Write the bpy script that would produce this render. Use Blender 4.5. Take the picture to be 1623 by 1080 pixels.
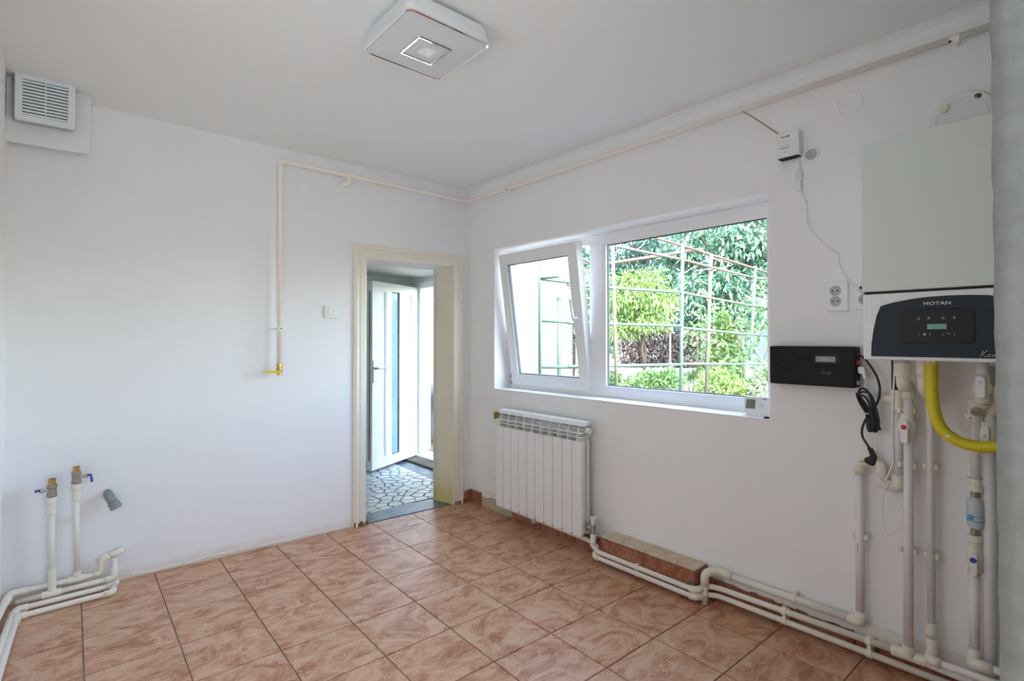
import bpy, bmesh, math, random
import numpy as np
from mathutils import Vector, Matrix
R = math.radians
for o in list(bpy.data.objects): bpy.data.objects.remove(o)
SC = bpy.context.scene; COL = SC.collection
# ---------------------------------------------------------------- camera
CAM = np.array([-2.4229, -3.301, 1.2528]); FPX = 832.17; CYP = 525.26
YAW, PIT, ROL = R(40.908), R(0.8284), R(-0.0618)
cyw, syw = math.cos(YAW), math.sin(YAW)
_r = np.array([cyw, -syw, 0]); _f = np.array([syw, cyw, 0]); _u = np.array([0, 0, 1.])
_f2 = math.cos(PIT)*_f + math.sin(PIT)*_u; _u2 = -math.sin(PIT)*_f + math.cos(PIT)*_u
_r3 = math.cos(ROL)*_r + math.sin(ROL)*_u2; _u3 = -math.sin(ROL)*_r + math.cos(ROL)*_u2
cd = bpy.data.cameras.new('camera'); cam = bpy.data.objects.new('camera', cd); COL.objects.link(cam)
cam.matrix_world = Matrix(((_r3[0], _u3[0], -_f2[0], CAM[0]), (_r3[1], _u3[1], -_f2[1], CAM[1]), (_r3[2], _u3[2], -_f2[2], CAM[2]), (0, 0, 0, 1)))
cd.sensor_width = 36; cd.lens = FPX/1623*36; cd.shift_y = (CYP-540)/1623; cd.clip_start = 0.02; cd.clip_end = 200
SC.camera = cam
# ---------------------------------------------------------------- world, sun, lamps, exposure
W = bpy.data.worlds.new('sky'); SC.world = W; W.use_nodes = True
wn = W.node_tree.nodes; wl = W.node_tree.links
bg = wn['Background']; sky = wn.new('ShaderNodeTexSky'); sky.sky_type = 'NISHITA'; sky.sun_disc = False
sky.sun_elevation = R(52); sky.sun_rotation = R(210); sky.air_density = 1.0; sky.dust_density = 2.0
hs = wn.new('ShaderNodeHueSaturation'); hs.inputs['Saturation'].default_value = .9; wl.new(sky.outputs[0], hs.inputs['Color']); wl.new(hs.outputs[0], bg.inputs[0]); bg.inputs[1].default_value = 2.1
sd = bpy.data.lights.new('sun', 'SUN'); sd.energy = 7; sd.angle = R(0.6); sd.color = (1, .95, .86)
sun = bpy.data.objects.new('sun', sd); COL.objects.link(sun)
sun.rotation_euler = Vector((-.42, -.5, .76)).to_track_quat('Z', 'Y').to_euler(); sun.location = (-6, -7, 12)
def area(name, loc, to, sx, sy, en, col):
    l = bpy.data.lights.new(name, 'AREA'); l.shape = 'RECTANGLE'; l.size = sx; l.size_y = sy; l.energy = en; l.color = col
    o = bpy.data.objects.new(name, l); COL.objects.link(o); o.location = loc
    o.rotation_euler = (Vector(loc)-Vector(to)).to_track_quat('Z', 'Y').to_euler(); return o
area('fill_behind_camera', (-1.95, -5.3, 1.5), (-1.5, 0, 1.2), 1.5, 1.7, 23, (.97, .985, 1))  # added fill lamp behind the camera; no window is built there
area('fill_at_left_wall', (-2.59, -1.9, 1.4), (0, -1.7, 1.35), 1.2, 1.2, 5.5, (.95, .98, 1))  # added unseen fill lamp against the solid left wall
pt = area('window_portal', (.32, -1.29, 1.4), (-3, -1.29, 1.4), 1.95, 1.0, 1, (1, 1, 1)); pt.data.cycles.is_portal = True
SC.view_settings.view_transform = 'Standard'; SC.view_settings.look = 'None'; SC.view_settings.gamma = 1
SC.view_settings.use_curve_mapping = False; SC.view_settings.exposure = 0.64
cy = SC.cycles; cy.max_bounces = 14; cy.diffuse_bounces = 11; cy.glossy_bounces = 4; cy.transmission_bounces = 6; cy.transparent_max_bounces = 12
cy.caustics_reflective = False; cy.caustics_refractive = False; cy.sample_clamp_indirect = 6
# ---------------------------------------------------------------- materials
def mat(name, col, rough=.5, metal=0, bump=0, bscale=60, var=0, vscale=4, spec=.5, trans=0, emit=0, stretch=None):
    m = bpy.data.materials.new(name); m.use_nodes = True; n = m.node_tree.nodes; l = m.node_tree.links; b = n['Principled BSDF']
    b.inputs['Base Color'].default_value = (*col, 1); b.inputs['Roughness'].default_value = rough; b.inputs['Metallic'].default_value = metal
    b.inputs['Specular IOR Level'].default_value = spec
    tc = n.new('ShaderNodeTexCoord')
    if var:
        t = n.new('ShaderNodeTexNoise'); t.inputs['Scale'].default_value = vscale; t.inputs['Detail'].default_value = 5; l.new(tc.outputs['Object'], t.inputs[0])
        mr = n.new('ShaderNodeMapRange'); mr.inputs[3].default_value = 1-var; mr.inputs[4].default_value = 1+var; mr.inputs[1].default_value = .3; mr.inputs[2].default_value = .7; l.new(t.outputs[0], mr.inputs[0])
        mx = n.new('ShaderNodeVectorMath'); mx.operation = 'SCALE'; mx.inputs[0].default_value = col; l.new(mr.outputs[0], mx.inputs['Scale']); l.new(mx.outputs[0], b.inputs['Base Color'])
    if bump:
        t = n.new('ShaderNodeTexNoise'); t.inputs['Scale'].default_value = bscale; t.inputs['Detail'].default_value = 4; l.new(tc.outputs['Object'], t.inputs[0])
        bp = n.new('ShaderNodeBump'); bp.inputs['Strength'].default_value = bump; bp.inputs['Distance'].default_value = .004; l.new(t.outputs[0], bp.inputs['Height']); l.new(bp.outputs[0], b.inputs['Normal'])
    if emit: b.inputs['Emission Color'].default_value = (*col, 1); b.inputs['Emission Strength'].default_value = emit
    return m
def nd(m): return m.node_tree.nodes, m.node_tree.links, m.node_tree.nodes['Principled BSDF']
def stain(m, col, zlo, zhi, nscale=9):           # a band of dirt / bare plaster near the floor, broken up by noise
    n, l, b = nd(m); g = n.new('ShaderNodeNewGeometry'); s = n.new('ShaderNodeSeparateXYZ'); l.new(g.outputs['Position'], s.inputs[0])
    t = n.new('ShaderNodeTexNoise'); t.inputs['Scale'].default_value = nscale; t.inputs['Detail'].default_value = 6; l.new(g.outputs['Position'], t.inputs[0])
    a = n.new('ShaderNodeMath'); a.operation = 'MULTIPLY_ADD'; a.inputs[1].default_value = (zhi-zlo)*1.6; a.inputs[2].default_value = -(zhi-zlo)*.8; l.new(t.outputs[0], a.inputs[0])
    a2 = n.new('ShaderNodeMath'); a2.operation = 'ADD'; l.new(s.outputs[2], a2.inputs[0]); l.new(a.outputs[0], a2.inputs[1])
    mr = n.new('ShaderNodeMapRange'); mr.inputs[1].default_value = zlo; mr.inputs[2].default_value = zhi; mr.inputs[3].default_value = .85; mr.inputs[4].default_value = 0; l.new(a2.outputs[0], mr.inputs[0])
    mx = n.new('ShaderNodeMix'); mx.data_type = 'RGBA'; l.new(mr.outputs[0], mx.inputs[0])
    src = b.inputs['Base Color']
    if src.links: l.new(src.links[0].from_socket, mx.inputs[6])
    else: mx.inputs[6].default_value = src.default_value
    mx.inputs[7].default_value = (*col, 1); l.new(mx.outputs[2], b.inputs['Base Color']); return m
M = {}
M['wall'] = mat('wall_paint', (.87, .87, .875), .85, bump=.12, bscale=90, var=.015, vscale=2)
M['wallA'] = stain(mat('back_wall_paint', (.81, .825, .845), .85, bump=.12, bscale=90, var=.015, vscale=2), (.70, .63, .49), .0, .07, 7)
M['wallB'] = stain(mat('window_wall_paint', (.87, .865, .865), .85, bump=.12, bscale=90, var=.015, vscale=2), (.55, .47, .37), .0, .12, 8)
M['ceil'] = mat('ceiling_paint', (.85, .87, .875), .9, bump=.05, bscale=40)
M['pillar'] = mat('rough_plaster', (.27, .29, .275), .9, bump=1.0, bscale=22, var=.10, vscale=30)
M['reveal'] = mat('reveal_paint', (.86, .86, .87), .7)
M['cream'] = mat('cream_gloss_paint', (.79, .76, .67), .35, bump=.05, bscale=50, var=.02)
M['jamb'] = stain(mat('yellowed_jamb_paint', (.80, .75, .60), .45, var=.03), (.72, .58, .20), .06, .22, 10)
M['pvc'] = mat('white_pvc', (.86, .87, .88), .3)
M['gasket'] = mat('grey_gasket', (.10, .11, .12), .6)
M['white'] = mat('white_plastic', (.82, .83, .83), .35)
M['pipe'] = mat('cream_pipe', (.80, .765, .69), .4, var=.02)
M['fit'] = mat('cream_fitting', (.80, .755, .645), .35, var=.02)
M['lilac'] = mat('pale_pipe_sleeve', (.80, .765, .76), .45, var=.02)
M['gas'] = mat('cream_gas_pipe_paint', (.90, .85, .77), .35)
M['brass'] = mat('brass', (.55, .36, .12), .35, metal=1)
M['bronze'] = mat('dull_bronze', (.42, .35, .28), .45, metal=1, bump=.3, bscale=300)
M['steel'] = mat('steel', (.5, .5, .5), .5, metal=1)
M['chrome'] = mat('chrome', (.88, .88, .88), .06, metal=1)
M['blue'] = mat('blue_plastic', (.03, .06, .35), .4)
M['red'] = mat('red_plastic', (.65, .01, .02), .4)
M['cyan'] = mat('sky_blue_print', (.05, .30, .55), .4)
M['yellow'] = mat('yellow_plastic', (.80, .55, .0), .4)
M['hose'] = mat('yellow_gas_hose', (.74, .63, .012), .42)
M['dgrey'] = mat('grey_drain_plastic', (.24, .27, .28), .5)
M['black'] = mat('black_plastic', (.012, .011, .012), .6, bump=.15, bscale=500, spec=.25)
M['rubber'] = mat('black_rubber', (.012, .012, .012), .5)
M['dark'] = mat('dark_hole', (.015, .015, .015), .8)
M['brown'] = mat('rust_brown', (.16, .09, .05), .8)
M['navy'] = mat('slate_blue_panel', (.033, .042, .054), .55, spec=.2)
M['panelblk'] = mat('gloss_black_panel', (.012, .011, .015), .4, spec=.25)
M['boiler'] = mat('boiler_enamel', (.72, .78, .735), .5, spec=.3)
M['lcd'] = mat('teal_display', (.15, .40, .35), .4)
M['lcd2'] = mat('grey_display', (.26, .30, .32), .4)
M['lcd3'] = mat('olive_display', (.17, .20, .14), .3)
M['print'] = mat('white_print', (.75, .75, .72), .5)
M['gprint'] = mat('grey_print', (.45, .45, .46), .5)
M['dprint'] = mat('faint_grey_print', (.09, .09, .095), .5)
M['alu'] = mat('radiator_enamel', (.83, .83, .82), .35)
M['slot'] = mat('shaded_inner_metal', (.45, .46, .47), .5)
M['grille'] = mat('pale_blue_white_plastic', (.74, .80, .84), .4)
M['lamp'] = mat('satin_lamp_diffuser', (.70, .73, .76), .45)
M['crystal'] = mat('lamp_centre_acrylic', (.95, .96, .96), .6)  # matte near-white colour stands in for window reflections in the facets
M['grout'] = mat('grey_grout', (.36, .325, .285), .9, bump=.3, var=.15, vscale=20)
M['bed'] = mat('bare_mortar', (.50, .42, .30), .95, bump=.6, bscale=120, var=.12, vscale=12)
M['plaster'] = mat('loose_plaster_edge', (.74, .71, .66), .9, bump=.5, bscale=80)
M['slate'] = mat('dark_slate', (.13, .165, .165), .3, var=.35, vscale=9)
M['mosaicbed'] = mat('dark_mosaic_joint', (.10, .13, .13), .6, var=.2, vscale=15)
M['stone'] = mat('pale_marble', (.66, .68, .64), .25, var=.08, vscale=12)
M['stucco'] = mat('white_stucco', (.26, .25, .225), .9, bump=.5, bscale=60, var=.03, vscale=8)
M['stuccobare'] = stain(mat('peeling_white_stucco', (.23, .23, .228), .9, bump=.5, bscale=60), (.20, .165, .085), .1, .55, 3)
M['hallpaint'] = mat('grey_hall_paint', (.76, .78, .73), .85)
M['cover'] = mat('grey_vinyl_cover', (.13, .15, .17), .45, bump=.3, bscale=8)
M['mint'] = mat('mint_green_metal_paint', (.07, .115, .09), .5, var=.05, vscale=20)
M['rust'] = mat('rusty_metal', (.115, .06, .042), .7, var=.2, vscale=30)
M['palemetal'] = mat('pale_weathered_pipe', (.10, .095, .072), .6, var=.15, vscale=25)
M['mintdark'] = mat('dark_mint_paint', (.05, .09, .072), .5)
M['wire'] = mat('grey_wire', (.35, .36, .36), .5)
M['bark'] = mat('bark', (.09, .06, .045), .9, bump=.6, bscale=40, var=.2, vscale=20)
M['concrete'] = mat('pale_concrete', (.42, .41, .38), .9, bump=.3, var=.06)
M['soil'] = mat('garden_soil', (.12, .10, .06), .95, bump=.6, bscale=30, var=.3, vscale=3)
M['fence'] = mat('dark_slate_fence', (.06, .085, .10), .7, var=.1)
M['tub'] = mat('yellow_green_plastic', (.55, .58, .18), .5)
M['clear'] = mat('clear_filter_bowl', (.55, .60, .64), .12)
M['orange'] = mat('orange_print', (.70, .30, .03), .5)
M['violet'] = mat('violet_print', (.18, .14, .34), .5)

def glass_mat(name, tint=(.93, .97, .96), gloss=1.0):
    m = bpy.data.materials.new(name); m.use_nodes = True; n = m.node_tree.nodes; l = m.node_tree.links
    for x in list(n):
        if x.type == 'BSDF_PRINCIPLED': n.remove(x)
    out = n['Material Output']; tr = n.new('ShaderNodeBsdfTransparent'); tr.inputs[0].default_value = (*tint, 1)
    gl = n.new('ShaderNodeBsdfGlossy'); gl.inputs['Roughness'].default_value = .01
    fr = n.new('ShaderNodeFresnel'); fr.inputs[0].default_value = 1.45; mu = n.new('ShaderNodeMath'); mu.operation = 'MULTIPLY'; mu.inputs[1].default_value = gloss
    mx = n.new('ShaderNodeMixShader'); gm = n.new('ShaderNodeNewGeometry'); iv = n.new('ShaderNodeMath'); iv.operation = 'SUBTRACT'; iv.inputs[0].default_value = gloss; l.new(gm.outputs['Backfacing'], iv.inputs[1]); l.new(iv.outputs[0], mu.inputs[1]); l.new(fr.outputs[0], mu.inputs[0]); mu.use_clamp = True; l.new(mu.outputs[0], mx.inputs[0]); l.new(tr.outputs[0], mx.inputs[1]); l.new(gl.outputs[0], mx.inputs[2]); l.new(mx.outputs[0], out.inputs[0])
    return m
M['glass'] = glass_mat('window_glass'); M['frost'] = mat('teal_patterned_glass', (.30, .48, .50), .08, var=.06, vscale=40)

def tile_mat(name, dark, mid, light, rough=.33, scale=1.0):
    m = bpy.data.materials.new(name); m.use_nodes = True; n, l, b = nd(m)
    tc = n.new('ShaderNodeTexCoord'); oi = n.new('ShaderNodeObjectInfo')
    cb = n.new('ShaderNodeCombineXYZ'); 
    for k, s in enumerate((37., 91., 53.)):
        q = n.new('ShaderNodeMath'); q.operation = 'MULTIPLY'; q.inputs[1].default_value = s; l.new(oi.outputs['Random'], q.inputs[0]); l.new(q.outputs[0], cb.inputs[k])
    ad = n.new('ShaderNodeVectorMath'); ad.operation = 'ADD'; l.new(tc.outputs['Object'], ad.inputs[0]); l.new(cb.outputs[0], ad.inputs[1])
    mp = n.new('ShaderNodeMapping'); mp.inputs['Scale'].default_value = (4.2*scale, 6.2*scale, 6*scale); mp.inputs['Rotation'].default_value = (0, 0, R(18)); l.new(ad.outputs[0], mp.inputs[0])
    t1 = n.new('ShaderNodeTexNoise'); t1.inputs['Scale'].default_value = 1.0; t1.inputs['Detail'].default_value = 8; t1.inputs['Roughness'].default_value = .7; t1.inputs['Distortion'].default_value = 2.0; l.new(mp.outputs[0], t1.inputs[0])
    cr = n.new('ShaderNodeValToRGB'); e = cr.color_ramp.elements; e[0].position = .38; e[0].color = (*dark, 1); e[1].position = .60; e[1].color = (*light, 1)
    x = e.new(.48); x.color = (*mid, 1); l.new(t1.outputs[0], cr.inputs[0])
    mp2 = n.new('ShaderNodeMapping'); mp2.inputs['Scale'].default_value = (3*scale, 9*scale, 6*scale); mp2.inputs['Rotation'].default_value = (0, 0, R(-25)); l.new(ad.outputs[0], mp2.inputs[0])
    t2 = n.new('ShaderNodeTexNoise'); t2.inputs['Scale'].default_value = 1.3; t2.inputs['Detail'].default_value = 3; t2.inputs['Distortion'].default_value = 2.2; l.new(mp2.outputs[0], t2.inputs[0])
    c2 = n.new('ShaderNodeValToRGB'); e = c2.color_ramp.elements; e[0].position = .485; e[0].color = (0, 0, 0, 1); e[1].position = .515; e[1].color = (0, 0, 0, 1); x = e.new(.5); x.color = (.75, .75, .75, 1); l.new(t2.outputs[0], c2.inputs[0])
    mx = n.new('ShaderNodeMix'); mx.data_type = 'RGBA'; l.new(c2.outputs[0], mx.inputs[0]); l.new(cr.outputs[0], mx.inputs[6]); mx.inputs[7].default_value = (*[min(1, c*1.25) for c in light], 1)
    l.new(mx.outputs[2], b.inputs['Base Color']); b.inputs['Roughness'].default_value = rough; b.inputs['Specular IOR Level'].default_value = .4
    return m
M['tile'] = tile_mat('terracotta_tile', (.37, .145, .075), (.53, .275, .16), (.62, .39, .26))
M['tilered'] = tile_mat('red_skirting_tile', (.24, .075, .035), (.32, .12, .07), (.40, .19, .12))
M['tilebeige'] = tile_mat('beige_ledge_tile', (.50, .38, .25), (.58, .46, .32), (.66, .54, .40))

def leaf_mat(name, cols, trl=.3, rough=.38):
    m = bpy.data.materials.new(name); m.use_nodes = True; n, l, b = nd(m); out = n['Material Output']
    g = n.new('ShaderNodeNewGeometry'); cr = n.new('ShaderNodeValToRGB'); e = cr.color_ramp.elements
    e[0].color = (*cols[0], 1); e[1].color = (*cols[-1], 1)
    for k, c in enumerate(cols[1:-1]): x = e.new((k+1)/(len(cols)-1)); x.color = (*c, 1)
    l.new(g.outputs['Random Per Island'], cr.inputs[0]); l.new(cr.outputs[0], b.inputs['Base Color']); b.inputs['Roughness'].default_value = rough; b.inputs['Specular IOR Level'].default_value = .7
    t = n.new('ShaderNodeBsdfTranslucent'); l.new(cr.outputs[0], t.inputs[0]); mx = n.new('ShaderNodeMixShader'); mx.inputs[0].default_value = trl
    l.new(b.outputs[0], mx.inputs[1]); l.new(t.outputs[0], mx.inputs[2]); l.new(mx.outputs[0], out.inputs[0]); return m
M['lf_peach'] = leaf_mat('peach_leaf', [(.09, .18, .03), (.16, .28, .05), (.26, .36, .11)])
M['lf_walnut'] = leaf_mat('cherry_leaf', [(.03, .095, .055), (.07, .165, .095), (.19, .28, .18)])
M['lf_dark'] = leaf_mat('deep_green_leaf', [(.012, .055, .042), (.03, .095, .068), (.08, .16, .11)])
M['lf_thuja'] = leaf_mat('thuja_spray', [(.12, .20, .045), (.20, .29, .07), (.30, .37, .13)])
M['lf_shrub'] = leaf_mat('shrub_leaf', [(.07, .17, .05), (.14, .26, .08), (.24, .35, .15)])
M['lf_plum'] = leaf_mat('plum_red_leaf', [(.07, .03, .03), (.14, .08, .075), (.34, .25, .23), (.06, .075, .05)])
M['lf_bloom'] = leaf_mat('white_blossom_leaf', [(.10, .18, .06), (.18, .27, .11), (.50, .48, .46)])

# ---------------------------------------------------------------- mesh builder
A_ANG = math.atan(-0.0508)                      # the door wall is not square to the window wall
def rzA(p):
    c, s = math.cos(A_ANG), math.sin(A_ANG); return (p[0]*c-p[1]*s, p[0]*s+p[1]*c, p[2])
class MB:
    def __init__(s): s.v = []; s.f = []; s.sm = []
    def add(s, vs, fs, smooth=False):
        k = len(s.v); s.v += [tuple(map(float, p)) for p in vs]; s.f += [tuple(i+k for i in f) for f in fs]; s.sm += [smooth]*len(fs); return s
    def box(s, a, b):
        x0, y0, z0 = [min(p, q) for p, q in zip(a, b)]; x1, y1, z1 = [max(p, q) for p, q in zip(a, b)]
        return s.add([(x0, y0, z0), (x1, y0, z0), (x1, y1, z0), (x0, y1, z0), (x0, y0, z1), (x1, y0, z1), (x1, y1, z1), (x0, y1, z1)],
                     [(0, 3, 2, 1), (4, 5, 6, 7), (0, 1, 5, 4), (1, 2, 6, 5), (2, 3, 7, 6), (3, 0, 4, 7)])
    def prism(s, poly, o, u, v, d, smooth=False):   # polygon in the (u,v) plane at o, extruded by vector d
        o, u, v, d = map(np.array, (o, u, v, d)); n = len(poly)
        if float(np.dot(np.cross(u, v), d)) * sum(poly[i][0]*poly[(i+1) % n][1]-poly[(i+1) % n][0]*poly[i][1] for i in range(n)) < 0: poly = poly[::-1]
        a = [o+u*p[0]+v*p[1] for p in poly]; b = [q+d for q in a]
        s.add(a+b, [tuple(range(n-1, -1, -1)), tuple(range(n, 2*n))]); k = len(s.v)-2*n
        s.f += [(k+i, k+(i+1) % n, k+n+(i+1) % n, k+n+i) for i in range(n)]; s.sm += [smooth]*n; return s
    def tube(s, path, r, seg=12, caps=True, smooth=True):
        P = [np.array(p, float) for p in path]; n = len(P); rs = r if isinstance(r, (list, tuple)) else [r]*n
        T = []
        for i in range(n):
            a = P[i]-P[i-1] if i else P[1]-P[0]; b = P[i+1]-P[i] if i < n-1 else P[-1]-P[-2]
            t = a/(np.linalg.norm(a)+1e-9)+b/(np.linalg.norm(b)+1e-9); T.append(t/(np.linalg.norm(t)+1e-9))
        ref = np.array([0, 0, 1.]) if abs(T[0][2]) < .9 else np.array([1., 0, 0]); nn = np.cross(T[0], ref); nn /= np.linalg.norm(nn)
        vs = []
        for i in range(n):
            nn = nn-T[i]*np.dot(nn, T[i]); nn /= np.linalg.norm(nn); bb = np.cross(T[i], nn)
            vs += [P[i]+rs[i]*(math.cos(2*math.pi*k/seg)*nn+math.sin(2*math.pi*k/seg)*bb) for k in range(seg)]
        fs = [(i*seg+k, i*seg+(k+1) % seg, (i+1)*seg+(k+1) % seg, (i+1)*seg+k) for i in range(n-1) for k in range(seg)]
        s.add(vs, fs, smooth)
        if caps: k0 = len(s.v)-len(vs); s.f += [tuple(k0+k for k in range(seg-1, -1, -1)), tuple(k0+(n-1)*seg+k for k in range(seg))]; s.sm += [False, False]
        return s
    def lathe(s, prof, o, ax, seg=20, smooth=False):   # prof: (radius, distance along ax); sharp steps
        ax = np.array(ax, float); ax /= np.linalg.norm(ax); ref = np.array([0, 0, 1.]) if abs(ax[2]) < .9 else np.array([1., 0, 0])
        u = np.cross(ax, ref); u /= np.linalg.norm(u); w = np.cross(ax, u); o = np.array(o, float)
        vs = [o+ax*t+max(r, 1e-5)*(math.cos(2*math.pi*k/seg)*u+math.sin(2*math.pi*k/seg)*w) for r, t in prof for k in range(seg)]
        n = len(prof); fs = [(i*seg+k, i*seg+(k+1) % seg, (i+1)*seg+(k+1) % seg, (i+1)*seg+k) for i in range(n-1) for k in range(seg)]
        s.add(vs, fs, smooth); return s
    def mesh(s, name, m, org=(0, 0, 0)):
        me = bpy.data.meshes.new(name); ox, oy, oz = org
        me.from_pydata([(x-ox, y-oy, z-oz) for x, y, z in s.v], [], s.f); me.polygons.foreach_set('use_smooth', s.sm)
        q = bmesh.new(); q.from_mesh(me); bmesh.ops.recalc_face_normals(q, faces=q.faces); q.to_mesh(me); q.free(); me.materials.append(m); me.update(); return me
def link(name, data, parent=None):
    o = bpy.data.objects.new(name, data); COL.objects.link(o); o.parent = parent; return o
def bev(o, w, seg=2):
    b = o.modifiers.new('bevel', 'BEVEL'); b.width = w; b.segments = seg; b.limit_method = 'ANGLE'; b.angle_limit = R(50); b.harden_normals = False; return o
GROUPS = dict(heating_riser='pipe risers under the boiler', heating_pipe='heating pipes along the floor', water_pipe='water pipes in the far corner', power_socket='double sockets beside the boiler', blanking_cover='round blanking plates on the walls', tree='garden trees', shrub='low garden shrubs', stake='garden stakes')
class Thing:
    def __init__(s, name, label, cat, loc, frame='W', group=None, kind=None):
        group = group or GROUPS.get(name)
        s.loc = loc; s.o = link(name, None); s.o.location = rzA(loc) if frame == 'A' else loc
        if frame == 'A': s.o.rotation_euler.z = A_ANG
        s.o.empty_display_size = .05
        if label: s.o['label'] = label; s.o['category'] = cat
        if group: s.o['group'] = group
        if kind: s.o['kind'] = kind
    def part(s, name, mb, m, parent=None, b=0, label=None, kind=None):
        o = link(name, mb.mesh(name, M[m] if isinstance(m, str) else m, s.loc), parent or s.o)
        if b: bev(o, b)
        if label: o['label'] = label
        if kind: o['kind'] = kind
        return o
def solo(name, label, cat, mb, m, loc, frame='W', group=None, b=0):
    o = link(name, mb.mesh(name, M[m], loc)); o.location = rzA(loc) if frame == 'A' else loc
    if frame == 'A': o.rotation_euler.z = A_ANG
    o['label'] = label; o['category'] = cat
    if group or GROUPS.get(name): o['group'] = group or GROUPS[name]
    if b: bev(o, b)
    return o
def struct(name, mb, m, parent=None, frame='W', b=0, label=None):
    o = link(name, mb.mesh(name, M[m] if isinstance(m, str) else m), parent)
    if not parent:
        o['kind'] = 'structure'
        if frame == 'A': o.rotation_euler.z = A_ANG
    if b: bev(o, b)
    if label: o['label'] = label
    return o
def rpath(pts, r, n=5):                           # polyline with rounded corners
    P = [np.array(p, float) for p in pts]; out = [P[0]]
    for i in range(1, len(P)-1):
        a = P[i-1]-P[i]; b = P[i+1]-P[i]; la, lb = np.linalg.norm(a), np.linalg.norm(b); q = min(r, la*.49, lb*.49)
        s0 = P[i]+a/la*q; s1 = P[i]+b/lb*q
        for k in range(n+1):
            t = k/n; out.append((1-t)**2*s0+2*t*(1-t)*P[i]+t*t*s1)
    return out+[P[-1]]
def spline(pts, n=6):                             # Catmull-Rom through the points
    P = [np.array(p, float) for p in pts]; P = [2*P[0]-P[1]]+P+[2*P[-1]-P[-2]]; out = []
    for i in range(1, len(P)-2):
        for k in range(n):
            t = k/n; a, b, c, d = P[i-1:i+3]
            out.append(.5*((2*b)+(-a+c)*t+(2*a-5*b+4*c-d)*t*t+(-a+3*b-3*c+d)*t**3))
    return out+[P[-2]]
def rrect(w, h, r, n=5, cx=0, cy=0):
    out = []
    for sx, sy, a0 in ((1, 1, 0), (-1, 1, 90), (-1, -1, 180), (1, -1, 270)):
        for k in range(n+1):
            a = R(a0+90*k/n); out.append((cx+sx*(w/2-r)+r*math.cos(a), cy+sy*(h/2-r)+r*math.sin(a)))
    return out
def circ(r, n=16, cx=0, cy=0): return [(cx+r*math.cos(2*math.pi*k/n), cy+r*math.sin(2*math.pi*k/n)) for k in range(n)]
def text(body, size, m, parent, loc, rot, off=0, shear=0, sx=1, ext=.0004, name='lettering'):
    c = bpy.data.curves.new(name, 'FONT'); c.body = body; c.size = size; c.align_x = 'CENTER'; c.align_y = 'CENTER'; c.offset = off; c.shear = shear; c.extrude = ext; c.resolution_u = 3
    t = bpy.data.objects.new(name, c); me = bpy.data.meshes.new_from_object(t); bpy.data.objects.remove(t); me.materials.clear(); me.materials.append(M[m]); o = bpy.data.objects.new(name, me); COL.objects.link(o); o.parent = parent; o.location = loc; o.rotation_euler = rot; o.scale = (sx, 1, 1); return o
ROTB = (R(90), 0, R(-90))                         # text on the window wall, facing into the room
# ================================================================ THE ROOM
YF, XP, XL = -3.178, -1.35, -2.607                # front wall face, its free end, left wall
def hole_wall(u0, u1, z0, z1, h, t, fn):          # wall slab with a rectangular hole; fn(u, depth, z) -> xyz
    us = [u0, h[0], h[1], u1]; zs = [z0, h[2], h[3], z1]; m = MB()
    for d, flip in ((0, False), (t, True)):
        for i in range(3):
            for j in range(3):
                if (i == 1 and j == 1) or zs[j] == zs[j+1]: continue
                q = [fn(us[i], d, zs[j]), fn(us[i+1], d, zs[j]), fn(us[i+1], d, zs[j+1]), fn(us[i], d, zs[j+1])]
                m.add(q, [(3, 2, 1, 0) if flip else (0, 1, 2, 3)])
    def ring(a, b, c, e, inv):
        C = [(a, c), (b, c), (b, e), (a, e)]
        for k in range(4):
            p, q = C[k], C[(k+1) % 4]; f = [fn(p[0], 0, p[1]), fn(q[0], 0, q[1]), fn(q[0], t, q[1]), fn(p[0], t, p[1])]
            m.add(f, [(0, 1, 2, 3) if inv else (3, 2, 1, 0)])
    ring(u0, u1, z0, z1, False); ring(*h, True); return m
WY0, WY1, WZ0, WZ1 = -2.275, -.308, .886, 1.9125   # window opening
struct('wall_right', hole_wall(-3.45, .30, -.12, 2.55, (WY0, WY1, WZ0, WZ1), .30, lambda u, d, z: (d, u, z)), 'wallB')
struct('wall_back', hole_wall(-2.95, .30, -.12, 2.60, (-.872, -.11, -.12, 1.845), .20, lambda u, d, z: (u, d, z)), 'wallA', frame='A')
struct('wall_left', MB().box((XL-.25, -5.6, -.12), (XL, .45, 2.60)), 'wall')
# front wall: only its free end stands in view, its arris is chipped and lumpy
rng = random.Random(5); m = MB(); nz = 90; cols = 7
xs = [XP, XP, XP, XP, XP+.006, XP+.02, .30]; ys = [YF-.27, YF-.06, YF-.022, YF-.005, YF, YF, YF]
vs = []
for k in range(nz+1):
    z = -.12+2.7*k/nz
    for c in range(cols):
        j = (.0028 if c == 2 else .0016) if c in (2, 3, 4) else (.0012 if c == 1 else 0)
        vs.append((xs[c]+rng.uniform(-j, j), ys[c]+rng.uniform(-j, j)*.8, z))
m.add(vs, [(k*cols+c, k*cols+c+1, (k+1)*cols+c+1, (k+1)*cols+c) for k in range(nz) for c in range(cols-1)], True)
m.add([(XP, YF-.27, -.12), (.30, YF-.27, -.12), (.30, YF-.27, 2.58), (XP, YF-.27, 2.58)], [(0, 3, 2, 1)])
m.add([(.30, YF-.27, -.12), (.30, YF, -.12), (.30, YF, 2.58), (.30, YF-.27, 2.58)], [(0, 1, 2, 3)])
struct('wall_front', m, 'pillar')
struct('wall_rear', MB().box((XL-.25, -5.75, -.12), (.55, -5.6, 2.6)).box((-.35, -5.6, -.12), (-.2, YF-.27, 2.6)), 'wall')
cz = lambda x: 2.407-.018*x
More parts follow.
